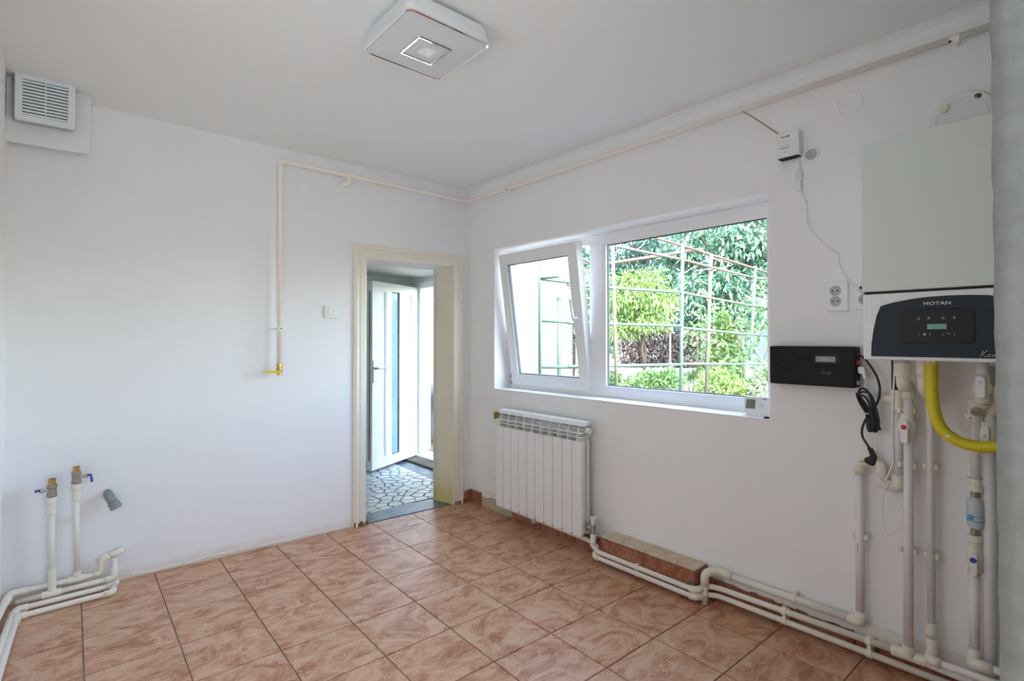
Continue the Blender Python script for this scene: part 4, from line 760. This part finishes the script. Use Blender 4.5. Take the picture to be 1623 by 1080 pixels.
# sockets
def socket(y, z, label):
    t = Thing('power_socket', label, 'socket', (0, y, z-.06), group=None); x = -.012
    t.part('plate', MB().prism(rrect(.081, .122, .006), (0, y, z), (0, 1, 0), (0, 0, 1), (-.012, 0, 0)), 'white', b=.003)
    for dz in (.023, -.0205):
        w = t.part('socket_well', MB().lathe([(.0208, .0), (.0208, .0022), (.0194, .0022), (.0186, .0006), (0, .0006)], (x, y+.004, z+dz), (-1, 0, 0), 28), 'slot')
        for s in (1, -1): t.part('pin_hole', MB().lathe([(.0030, 0), (.0030, .0006), (0, .0006)], (x-.0005, y+.004+s*.0095, z+dz), (-1, 0, 0), 10), 'dark', w)
        for s in (1, -1): t.part('earth_clip', MB().box((x-.0018, y+.0015, z+dz+s*.0165-.002), (x, y+.0065, z+dz+s*.0165+.002)), 'steel', w)
    return t
socket(-2.548, 1.4255, 'white double socket fully visible above the black inverter')
s2 = socket(-2.650, 1.4275, 'white double socket partly hidden by the boiler edge')
m = MB().lathe([(.016, 0), (.018, .01), (.018, .028), (.006, .04)], (-.012, -2.646, 1.4505), (-1, 0, 0), 16); solo('socket_plug', 'pale round plug in the half-hidden socket', 'plug', m, 'white', (-.02, -2.646, 1.45))
# inverter
iv = Thing('power_inverter', 'flat black power inverter box with a small display, mounted on the wall', 'inverter', (-.04, -2.46, 1.06))
Y0, Y1, Z0, Z1, XI = -2.628, -2.302, 1.058, 1.2205, -.070
iv.part('housing', MB().box((XI, Y0, Z0), (-.002, Y1, Z1)), 'black', b=.006)
iv.part('display', MB().box((XI-.0012, -2.560, 1.1575), (XI+.002, -2.488, 1.1800)), 'lcd2')
iv.part('display_rim', frame_ring(-2.572, -2.476, 1.148, 1.1890, .010, lambda a, z, d: (d, a, z), XI-.0008, XI+.001), 'panelblk')
for k in range(4): iv.part('display_segment', MB().box((XI-.0017, -2.5075-.0085*k, 1.1630), (XI-.001, -2.5040-.0085*k, 1.1745)), 'gprint')
text('Well', .019, 'dprint', iv.o, (XI-.001-iv.loc[0], -2.5235-iv.loc[1], 1.1125-iv.loc[2]), ROTB, .0003, .15)
for dz, dy in ((0, 0), (-.011, .012)):
    iv.part('moulded_groove', MB().tube(spline([(XI-.0004, -2.330-dy*1.2, 1.098+dz), (XI-.0004, -2.355-dy, 1.128+dz), (XI-.0004, -2.395, 1.158+dz), (XI-.0004, -2.44, 1.1735+dz*.7), (XI-.0004, -2.478, 1.1755+dz*.7)], 6), .0014, 6), 'panelblk')
for z, mm, nm in ((1.186, 'rubber', 'cable_gland'), (1.158, 'red', 'red_switch'), (1.128, 'rubber', 'outlet_socket'), (1.078, 'gprint', 'terminal')):
    iv.part(nm, MB().box((-.052, Y0-.004, z-.008), (-.020, Y0+.002, z+.008)), mm, b=.001)
pc = Thing('mains_cable', 'black mains cord of the inverter, bundled in a loop, plug hanging down', 'cord', (-.05, -2.66, .9))
pts = [(-.036, Y0-.003, 1.186), (-.040, -2.648, 1.178), (-.045, -2.672, 1.148), (-.05, -2.695, 1.105), (-.05, -2.704, 1.06), (-.05, -2.698, 1.015), (-.05, -2.680, .975), (-.05, -2.660, .945), (-.05, -2.645, .905), (-.05, -2.645, .872), (-.048, -2.660, .842), (-.046, -2.668, .826)]
pc.part('cord', MB().tube(spline(pts, 6), .0042, 10), 'rubber')
m = MB()
for k, (dy, dx) in enumerate(((0, 0), (-.010, -.006), (.006, -.010))):
    m.tube(spline([(-.052+dx, -2.668+dy, .965), (-.052+dx, -2.648+dy, 1.00), (-.054+dx, -2.634+dy*.5, 1.035), (-.055+dx, -2.645+dy, 1.058-.012*k), (-.056+dx, -2.668+dy, 1.045-.01*k), (-.056+dx, -2.684+dy, .985), (-.054+dx, -2.692+dy, .93), (-.052+dx, -2.684+dy, .898), (-.050+dx, -2.672+dy, .905), (-.050+dx, -2.668+dy, .96)], 5), .0042, 8)
m.tube(spline([(-.06, -2.672, .972), (-.062, -2.690, .94), (-.06, -2.708, .905)], 5), .0042, 8)
pc.part('bundled_loop', m, 'rubber')
pg = pc.part('plug', MB().prism([(-2.660, .832), (-2.676, .828), (-2.690, .800), (-2.690, .768), (-2.676, .762), (-2.650, .774), (-2.654, .790), (-2.672, .800)], (-.060, 0, 0), (0, 1, 0), (0, 0, 1), (.030, 0, 0)), 'rubber', b=.006)
for k in (0, 1): pc.part('plug_pin', MB().tube([(-.055+.018*k, -2.653-.004*k, .780-.003*k), (-.055+.018*k, -2.638-.004*k, .772-.003*k)], .0024, 8), 'steel', pg)
wc = Thing('white_cable', 'white cable with right-angle plug in inverter side, looped round the waste pipe', 'cable', (-.05, -2.7, .8))
wc.part('plug', MB().prism([(-2.632, 1.142), (-2.652, 1.142), (-2.657, 1.118), (-2.660, 1.095), (-2.650, 1.095), (-2.646, 1.112), (-2.632, 1.116)], (-.052, 0, 0), (0, 1, 0), (0, 0, 1), (.024, 0, 0)), 'white', b=.003)
wc.part('cable', MB().tube(spline([(-.042, -2.655, 1.097), (-.042, -2.656, 1.05), (-.03, -2.664, 1.01), (-.025, -2.678, .96), (-.03, -2.687, .90), (-.03, -2.686, .82), (-.04, -2.688, .76), (-.062, -2.702, .725), (-.062, -2.730, .69), (-.062, -2.757, .655), (-.06, -2.772, .615), (-.06, -2.768, .57), (-.06, -2.748, .53), (-.06, -2.729, .516), (-.06, -2.717, .54), (-.06, -2.712, .61), (-.062, -2.716, .67), (-.064, -2.735, .72)], 6), .0024, 8), 'white')
wc.part('riser_cable', MB().tube(spline([(-.064, -2.722, .715), (-.064, -2.738, .76), (-.062, -2.746, .80), (-.06, -2.744, .87), (-.06, -2.745, .95), (-.06, -2.750, 1.06), (-.06, -2.755, 1.18)], 6), .0034, 8), 'white')
m = MB().box((-.050, -2.752, 1.06), (-.030, -2.741, 1.19)).prism([(-2.741, 1.10), (-2.775, 1.052), (-2.755, 1.05), (-2.741, 1.06)], (-.045, 0, 0), (0, 1, 0), (0, 0, 1), (.01, 0, 0)); solo('rubber_strap', 'flat black strap hanging under boiler left of the first union', 'strap', m, 'rubber', (-.04, -2.75, 1.06))
# thermostat on the sill
th = Thing('thermostat', 'white room thermostat with grey screen on its stand at window sill end', 'thermostat', (.06, -2.19, .89))
ta = R(9); Bz = .897
def tp(a, z, d): return (.050+d+z*.16-(a+2.19)*.02, a, Bz+z)
m = MB(); q = [tp(a, z, d) for d in (0, .024) for a, z in ((-2.252, 0), (-2.124, .0), (-2.129, .082), (-2.252, .082))]
m.add(q, [(0, 1, 2, 3), (7, 6, 5, 4), (0, 4, 5, 1), (1, 5, 6, 2), (2, 6, 7, 3), (3, 7, 4, 0)]); th.part('body', m, 'white', b=.004)
m = MB(); q = [tp(a, z, d) for d in (-.0012, .002) for a, z in ((-2.182, .026), (-2.138, .026), (-2.141, .068), (-2.182, .068))]; m.add(q, [(0, 1, 2, 3), (7, 6, 5, 4), (0, 4, 5, 1), (1, 5, 6, 2), (2, 6, 7, 3), (3, 7, 4, 0)]); th.part('display', m, 'lcd3')
th.part('logo', MB().box((tp(0, .074, 0)[0]+.0425, -2.234, Bz+.072), (tp(0, .074, 0)[0]+.0440, -2.214, Bz+.0755)), 'violet')
for a, z in ((-2.212, .05), (-2.204, .044), (-2.220, .044), (-2.212, .038)): th.part('button', MB().lathe([(.0025, 0), (.002, .001), (0, .001)], tp(a, z, -.0002), (-1, 0, .16), 8), 'gprint')
th.part('stand', MB().prism([(.030, .8905), (.092, .8905), (.085, .905), (.062, .905), (.050, .897)], (0, -2.235, 0), (1, 0, 0), (0, 0, 1), (0, .09, 0)), 'white')
solo('black_clip', 'small black oval cap lying on the sill beside the thermostat', 'cap', MB().lathe([(.010, 0), (.013, .003), (.011, .007), (0, .009)], (.012, -2.253, .8902), (0, 0, 1), 14, True), 'rubber', (.012, -2.253, .89))
# ================================================================ OUTSIDE
def at(px, py, d):                                # point of the photograph at a camera depth -> world
    a, b = (px-811.5)/FPX*d, (py-CYP)/FPX*d; return CAM+_r3*a-_u3*b+_f2*d
nr = np.random.default_rng(3)
GZ0 = .02
struct('ground', MB().box((.29, -9, GZ0-.2), (24, 14, GZ0)), 'soil')
def leaves(name, root, blobs, L, Wd, m, droop=.5, org=None, fold=.25, up=0.0, kind='stuff'):
    """leaf blades scattered through ellipsoid clumps: (centre, radii, count)"""
    V = []
    for c, r, n in blobs:
        d = nr.normal(size=(n, 3)); d /= np.linalg.norm(d, axis=1)[:, None]; rad = nr.random(n)**.45
        P = np.array(c)+d*np.array(r)*rad[:, None]
        t = d*.6+nr.normal(size=(n, 3))*.7; t[:, 2] += up-droop*1.6; t /= np.linalg.norm(t, axis=1)[:, None]
        s = np.cross(t, nr.normal(size=(n, 3))); s /= np.linalg.norm(s, axis=1)[:, None]; u = np.cross(s, t)
        ll = L*nr.uniform(.65, 1.25, n)[:, None]; ww = Wd*nr.uniform(.7, 1.2, n)[:, None]
        a = P; b = P+t*ll*.45+s*ww*.5+u*ww*fold; c2 = P+t*ll; e = P+t*ll*.45-s*ww*.5+u*ww*fold
        V.append(np.stack([a, b, c2, e], 1))
    V = np.concatenate(V).reshape(-1, 3)-np.array(org); n = len(V)//4
    me = bpy.data.meshes.new(name); me.vertices.add(len(V)); me.vertices.foreach_set('co', V.astype(np.float32).ravel())
    me.loops.add(n*6); me.polygons.add(n*2)
    q = np.arange(n)[:, None]*4; idx = np.concatenate([q, q+1, q+2, q, q+2, q+3], 1).astype(np.int32).ravel()
    me.loops.foreach_set('vertex_index', idx); me.polygons.foreach_set('loop_start', np.arange(n*2, dtype=np.int32)*3); me.polygons.foreach_set('loop_total', np.full(n*2, 3, np.int32))
    me.materials.append(M[m]); me.update(calc_edges=True); me.validate(); o = link(name, me, root); o['kind'] = kind; return o
def clumps(c, r, k, cr, n, seed, shell=.55, flat=1.0):
    g_ = np.random.default_rng(seed); out = []
    for _ in range(k):
        d = g_.normal(size=3); d /= np.linalg.norm(d); q = np.array(c)+d*np.array(r)*g_.uniform(shell, 1.0); s = cr*g_.uniform(.6, 1.3)
        out.append((q, (s, s, s*flat), n))
    return out
def limb(m, a, b, r0, r1, seed, sag=.1, n=6):
    g_ = np.random.default_rng(seed); a, b = np.array(a), np.array(b); P = []
    for k in range(n+1):
        t = k/n; P.append(a+(b-a)*t+(g_.normal(size=3)*sag*(0 if k in (0, n) else 1)*.3)+np.array([0, 0, math.sin(t*3.14)*sag]))
    return m.tube(spline(P, 3), [r0+(r1-r0)*k/(3*n) for k in range(3*n+1)], 8)
def tree(label, base, crown, rad, tr, k, cr, n, leaf, L, Wd, droop, seed, name='tree', group=None, flat=.8, shell=.5, extra=(), branches=7):
    base = np.array(base); t = Thing(name, label, 'tree', tuple(base), group=group); m = MB(); crown = np.array(crown)
    fork = base+(crown-base)*.45; limb(m, base, fork, tr, tr*.75, seed, .05)
    g_ = np.random.default_rng(seed+1)
    for b in range(branches):
        d = g_.normal(size=3); d[2] = abs(d[2])*.8; d /= np.linalg.norm(d); limb(m, fork, crown+d*np.array(rad)*.75, tr*.55, tr*.12, seed+10+b, .12)
    t.part('trunk', m, 'bark'); leaves('crown', t.o, clumps(crown, rad, k, cr, n, seed, shell, flat)+list(extra), L, Wd, leaf, droop, base); return t
def gz(p, z=GZ0): return (p[0], p[1], z)
# neighbour's wall, fence, low wall, pillar
nw = struct('neighbour_wall', MB().box((-3.0, 3.0, GZ0-.1), (4.45, 3.25, 5.5)), 'stuccobare')
def fence():
    a = at(1150, 540, 13.5); b = at(1420, 540, 12.0); t = Thing('board_fence', 'dark slate blue board fence at the garden end behind the conifer', 'fence', gz((a+b)/2))
    d = b-a; d[2] = 0; L = np.linalg.norm(d); d /= L; nn = np.array([-d[1], d[0], 0]); k = int(L/.14)
    for i in range(k): o = np.array(gz(a+d*(i*.14))); t.part('board', MB().prism([(0, .05), (.132, .05), (.132, 2.25), (0, 2.25)], o, d, (0, 0, 1), nn*.02), 'fence')
    for z in (.4, 1.9): t.part('rail', MB().prism([(0, z), (k*.14, z), (k*.14, z+.07), (0, z+.07)], np.array(gz(a))+nn*.02, d, (0, 0, 1), nn*.04), 'fence')
fence()
a, b = at(930, 590, 11.5), at(1128, 590, 11.0)
def wallseg(a, b, h, t=.18): d = np.array(gz(b))-np.array(gz(a)); L = np.linalg.norm(d); d /= L; nn = np.array([-d[1], d[0], 0]); return MB().prism([(0, 0), (L, 0), (L, h), (0, h)], gz(a), d, (0, 0, 1), nn*t)
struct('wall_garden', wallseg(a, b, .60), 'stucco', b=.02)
p = at(966, 600, 10.2); gp_ = Thing('gate_pillar', 'pale square masonry pillar with a flat cap, left of the plum hedge', 'pillar', gz(p))
gp_.part('shaft', MB().box((p[0]-.10, p[1]-.10, GZ0), (p[0]+.10, p[1]+.10, 1.04)), 'concrete', b=.01); gp_.part('cap', MB().box((p[0]-.13, p[1]-.13, 1.04), (p[0]+.13, p[1]+.13, 1.09)), 'concrete', b=.01)
p = at(1100, 617, 9.0); struct('path', MB().box((p[0]-3.2, p[1]-.6, GZ0), (p[0]+1.6, p[1]+.6, GZ0+.015)), 'concrete')
# hedge of plum-coloured leaves
a, b = at(985, 560, 12.6), at(1112, 560, 12.2); hb = []
for k in range(26): q = a+(b-a)*k/25; hb += [((q[0], q[1], z), (.32, .32, .3), 110) for z in (.55, .95, 1.28)]
h = Thing('hedge', 'plum red and pink leaved hedge above the low white garden wall', 'hedge', gz((a+b)/2)); leaves('foliage', h.o, hb, .07, .05, 'lf_plum', .2, h.loc)
m = MB(); 
for k in range(14): q = a+(b-a)*(k+.5)/14; limb(m, gz(q), (q[0], q[1], 1.2), .02, .008, 60+k, .04, 3)
h.part('stems', m, 'bark', kind='stuff')
# trees
def blob(px, py, d, rpx, n, ry=None): c = at(px, py, d); r = rpx/FPX*d; return (c, (r, r, (ry or rpx)/FPX*d), n)
p = at(1030, 590, 8.2)
tree('bright yellow-green peach tree with long drooping leaves, nearest the window mullion', gz(p), at(1012, 478, 8.2), (.42, .50, .50), .035, 26, .20, 95, 'lf_peach', .115, .028, .75, 21, extra=[blob(985, 470, 8.0, 22, 260), blob(1005, 445, 8.2, 22, 260), blob(1045, 500, 8.2, 24, 260), blob(1000, 515, 8.1, 22, 240), blob(975, 520, 8.0, 18, 160), blob(1060, 470, 8.3, 20, 180)], branches=6)
p = at(948, 600, 8.6)
tree('slim light green young tree seen against the window mullion', gz(p), at(950, 490, 8.6), (.30, .35, .75), .03, 16, .22, 90, 'lf_shrub', .09, .035, .4, 33, extra=[blob(925, 520, 8.4, 14, 150, 60), blob(945, 560, 8.6, 20, 220), blob(968, 555, 8.7, 14, 120), blob(917, 480, 8.8, 12, 140, 50)], branches=5)
p = at(1180, 560, 11.2)
cherry = tree('large cherry tree with long drooping leaves filling the upper garden view', gz(p), at(1150, 400, 10.6), (1.5, 1.5, 1.25), .10, 60, .36, 105, 'lf_walnut', .15, .06, .8, 44, shell=.35, extra=[blob(1195, 430, 9.6, 34, 420), blob(1160, 380, 9.6, 34, 420), blob(1100, 460, 9.6, 34, 420), blob(1120, 500, 9.6, 26, 300), blob(1205, 385, 9.4, 26, 300), blob(1150, 450, 9.4, 30, 360), blob(1085, 505, 9.8, 20, 200), blob(1190, 500, 10, 26, 240), blob(1060, 440, 10.2, 24, 240), blob(1160, 480, 9.5, 24, 240)], branches=10)
p = at(960, 560, 13.0)
tree('tall dark green leafy tree behind the peach tree', gz(p), at(985, 420, 12.6), (1.5, 1.3, 1.5), .09, 60, .42, 75, 'lf_dark', .13, .055, .5, 55, shell=.2)
p = at(1075, 560, 14.5)
tree('tall dark tree at centre of the garden end, above the plum hedge', gz(p), at(1072, 420, 14.0), (1.7, 1.5, 2.2), .11, 75, .5, 75, 'lf_dark', .15, .065, .5, 66, shell=.2)
p = at(1230, 560, 15.5)
tree('tall dark tree behind the slate fence, above the cherry tree', gz(p), at(1215, 390, 15.0), (1.9, 1.7, 2.2), .12, 75, .55, 75, 'lf_dark', .16, .07, .5, 77, shell=.2)
p = at(905, 560, 16.0)
tree('dark tree beyond the white neighbouring wall, in the gap beside the sash', gz(p), at(918, 455, 15.5), (1.3, 1.3, 2.2), .1, 50, .5, 70, 'lf_walnut', .15, .065, .5, 88, shell=.2)
# thuja and low plants
def conifer(label, base, h, r, n, seed):
    t = Thing('conifer', label, 'conifer', tuple(base)); g_ = np.random.default_rng(seed); bl = []
    for k in range(n):
        z = g_.random()**.8; rr = r*(1-z**1.25)*(.82+.18*math.sin(z*20+k)); a = g_.uniform(0, 6.283); q = g_.uniform(.55, 1.0)
        bl.append(((base[0]+rr*q*math.cos(a), base[1]+rr*q*math.sin(a), base[2]+.06+z*(h-.1)), (.075, .075, .10), 26))
    leaves('foliage', t.o, bl, .075, .030, 'lf_thuja', -.55, base, up=.2); t.part('trunk', MB().tube([tuple(base), (base[0], base[1], base[2]+h*.8)], [.04, .01], 8), 'bark')
conifer('bright green cone-shaped conifer standing before the slate board fence', np.array(gz(at(1146, 610, 8.8), .0)), 1.62, .52, 820, 5)
def shrub(label, blobs, leaf, L, Wd, droop, cat='shrub', name='shrub', group=None):
    c = np.mean([np.array(b[0]) for b in blobs], 0); t = Thing(name, label, cat, gz(c), group=group); m = MB()
    for k, b in enumerate(blobs): limb(m, gz(c), b[0], .012, .005, 300+k, .03, 3)
    leaves('foliage', t.o, blobs, L, Wd, leaf, droop, t.loc); t.part('stems', m, 'bark', kind='stuff')
shrub('rounded light green shrub at the foot of the conifer', [blob(1125, 612, 7.6, 22, 420), blob(1155, 618, 7.5, 26, 480), blob(1180, 622, 7.5, 18, 300), blob(1140, 595, 7.7, 16, 200)], 'lf_thuja', .06, .03, 0)
shrub('white flowering shrub at the end of the window above the thermostat', [blob(1212, 600, 7.4, 16, 300, 24), blob(1205, 622, 7.3, 18, 300), blob(1228, 590, 7.4, 18, 300, 26), blob(1245, 610, 7.4, 22, 300, 30)], 'lf_bloom', .06, .035, .2)
shrub('low leafy green plant below the peach tree', [blob(1030, 606, 7.6, 20, 420), blob(1055, 602, 7.6, 18, 400), blob(1010, 612, 7.5, 16, 320), blob(1072, 606, 7.7, 12, 200)], 'lf_shrub', .09, .03, -.2)
shrub('low green plant at the mullion foot, left of the pillar', [blob(955, 605, 7.4, 18, 360), blob(975, 608, 7.4, 16, 320), blob(935, 600, 7.4, 18, 300)], 'lf_shrub', .09, .04, .1)
shrub('small grassy clump beside the pale path', [blob(1090, 604, 9.2, 8, 160), blob(1100, 598, 9.2, 7, 120)], 'lf_shrub', .12, .015, -.9)
shrub('leafy green bush beyond the open outer door', [((5.6, .55, .6), (.5, .6, .6), 600), ((5.9, 1.0, 1.3), (.5, .6, .6), 600), ((6.0, .1, 1.7), (.5, .6, .5), 500)], 'lf_shrub', .11, .05, .3)
# trellis of old pipes
tr = Thing('trellis', 'old mint green and rusty pipe trellis spanning the garden outside the window', 'trellis', tuple(np.array(gz(at(1081, 600, 6.2)))))
def rod(nm, a, b, r, m): return tr.part(nm, MB().tube([tuple(a), tuple(b)], r, 8), m)
def post(px0, py0, px1, d, r, m, zb=None):
    a = at(px0, py0, d); b = at(px1, 640, d); f = (GZ0-b[2])/(a[2]-b[2]); q = b+(a-b)*f; rod('post', a, q, r, m); return a
post(856, 395, 856, 4.95, .017, 'mint'); post(971, 386, 978, 5.6, .018, 'palemetal'); post(1082, 386, 1079, 6.2, .021, 'mint'); post(1127, 404, 1119, 7.0, .025, 'palemetal'); post(1197, 422, 1186, 8.0, .024, 'mint')
D = lambda px: 5.55+(px-955)/(1081-955)*.65 if px < 1081 else 6.2+(px-1081)/(1195-1081)*1.8
for x0, z0_, x1, z1_, m in ((900, 452, 1081, 464, 'mint'), (900, 512, 1081, 517, 'mint'), (900, 581.5, 1081, 578, 'mint'), (1081, 464, 1225, 491, 'palemetal'), (1081, 520, 1225, 533.5, 'mint'), (1081, 577, 1225, 577.8, 'mint'), (975, 390, 1082, 412, 'palemetal'), (1082, 412, 1128, 424, 'rust'), (1128, 424, 1197, 441, 'rust'), (1197, 441, 1240, 442, 'palemetal')):
    rod('rail', at(x0, z0_, D(x0)), at(x1, z1_, D(x1)), .016, m)
rod('rail', at(950, 420.5, 5.9), at(1112, 395, 7.4), .020, 'rust'); rod('rail', at(1036, 376, 6.6), at(1108, 398, 7.2), .018, 'rust'); rod('rail', at(1108, 398, 7.2), at(1225, 435, 8.3), .018, 'rust')
rod('rail', at(915, 405, 6.6), at(940, 420, 6.6), .016, 'rust'); rod('rail', at(915, 366, 6.6), at(945, 386, 6.6), .016, 'palemetal')
for y0_, y1_ in ((442, 449.5), (508, 512), (582, 582.5)): rod('rail', at(856, y0_, 4.95), at(915, y1_, 5.4), .016, 'mint')
rod('rail', at(856, 442, 4.95), at(856, 442, 4.95)+np.array([0, -.25, .0]), .012, 'mint')
for pts in (((1076, 438), (1127, 410), (1150, 425), (1128, 424)), ((1030, 372), (1010, 395), (975, 390)), ((1127, 408), (1160, 420), (1100, 430))):
    tr.part('tie_wire', MB().tube(spline([at(x, y, D(x)+.02) for x, y in pts], 6), .004, 6), 'wire')
for x, y, s in ((1110, 395, 7.25), (1198, 415, 8.0)): pass
dp = Thing('post', 'thick mint green capped post with a guy wire, seen through tilted sash', 'post', gz(at(886, 600, 6.3)))
a = at(886, 473, 6.3); dp.part('shaft', MB().tube([gz(a), tuple(a)], .026, 12), 'mintdark'); dp.part('cap', MB().lathe([(.031, 0), (.031, .03), (0, .032)], (a[0], a[1], a[2]-.015), (0, 0, 1), 12), 'mintdark')
dp.part('guy_wire', MB().tube([tuple(at(884, 500, 6.3)), tuple(at(858, 577, 5.0))], .004, 6), 'wire'); dp.part('hook', MB().tube([tuple(at(889, 476, 6.28)), tuple(at(896, 477, 6.2))], .004, 6), 'wire')
a = at(1185, 585, 7.95); tg = Thing('plant_tag', 'small white plastic tag with a red mark tied to the trellis', 'tag', tuple(a))
e1 = _r3; 
tg.part('sheet', MB().prism([(-.055, -.11), (.03, -.14), (.055, .10), (-.03, .135)], a-_f2*.03, e1, (0, 0, 1), _f2*.004), 'white'); tg.part('red_mark', MB().prism(circ(.022, 12, .02, .07), a-_f2*.034, e1, (0, 0, 1), _f2*.003), 'red')
for px, d, top, lab in ((1062, 8.0, 527, 'thin pale wooden stake right of the peach tree trunk'), (1105, 9.4, 528, 'thin rusty stake between the trellis posts behind the conifer')):
    a = at(px, top, d); q = gz(a); solo('stake', lab, 'stake', MB().tube([q, tuple(a)], .016, 8), 'palemetal' if px == 1062 else 'rust', q)
# what stands beyond the open outer door
gr = Thing('covered_grill', 'barbecue under a dark grey vinyl cover outside the open outer door', 'grill', (1.24, 2.3, GZ0))
m = MB(); rr_ = random.Random(9); lev = ((.03, .27, .22), (.30, .25, .20), (.52, .24, .19), (.545, .27, .225), (.62, .27, .22), (.69, .255, .20), (.715, .20, .15)); n = 28; vs = []
for z, w, d in lev:
    for k in range(n):
        a = 2*math.pi*k/n; q = .022*math.sin(5*a)*(1 if z < .5 else .3); ca, sa = math.cos(a), math.sin(a); e = .5
        vs.append((1.24+(w+q)*math.copysign(abs(ca)**e, ca), 2.3+(d+q)*math.copysign(abs(sa)**e, sa), z))
m.add(vs, [(i*n+k, i*n+(k+1) % n, (i+1)*n+(k+1) % n, (i+1)*n+k) for i in range(len(lev)-1) for k in range(n)], True); m.f.append(tuple((len(lev)-1)*n+k for k in range(n))); m.sm.append(False); gr.part('cover', m, 'cover')
gr.part('hem_cord', MB().tube([(1.24+.262*math.copysign(abs(math.cos(t))**.5, math.cos(t)), 2.3+.218*math.copysign(abs(math.sin(t))**.5, math.sin(t)), .525) for t in [2*math.pi*k/40 for k in range(41)]], .006, 6), 'cover')
tb = Thing('tub', 'small yellow-green plastic tub on the ground before the covered grill', 'tub', (1.02, 1.95, GZ0))
tb.part('body', MB().lathe([(0, 0), (.07, 0), (.09, .13), (.085, .13), (.066, .01), (0, .01)], (1.02, 1.95, GZ0), (0, 0, 1), 20), 'tub'); tb.part('rim', MB().lathe([(.09, .12), (.097, .12), (.097, .135), (.086, .135)], (1.02, 1.95, GZ0), (0, 0, 1), 20), 'tub')
# roof over the house
struct('roof', MB().box((-3.2, -6.0, 2.64), (.45, .5, 2.78)), 'stucco')
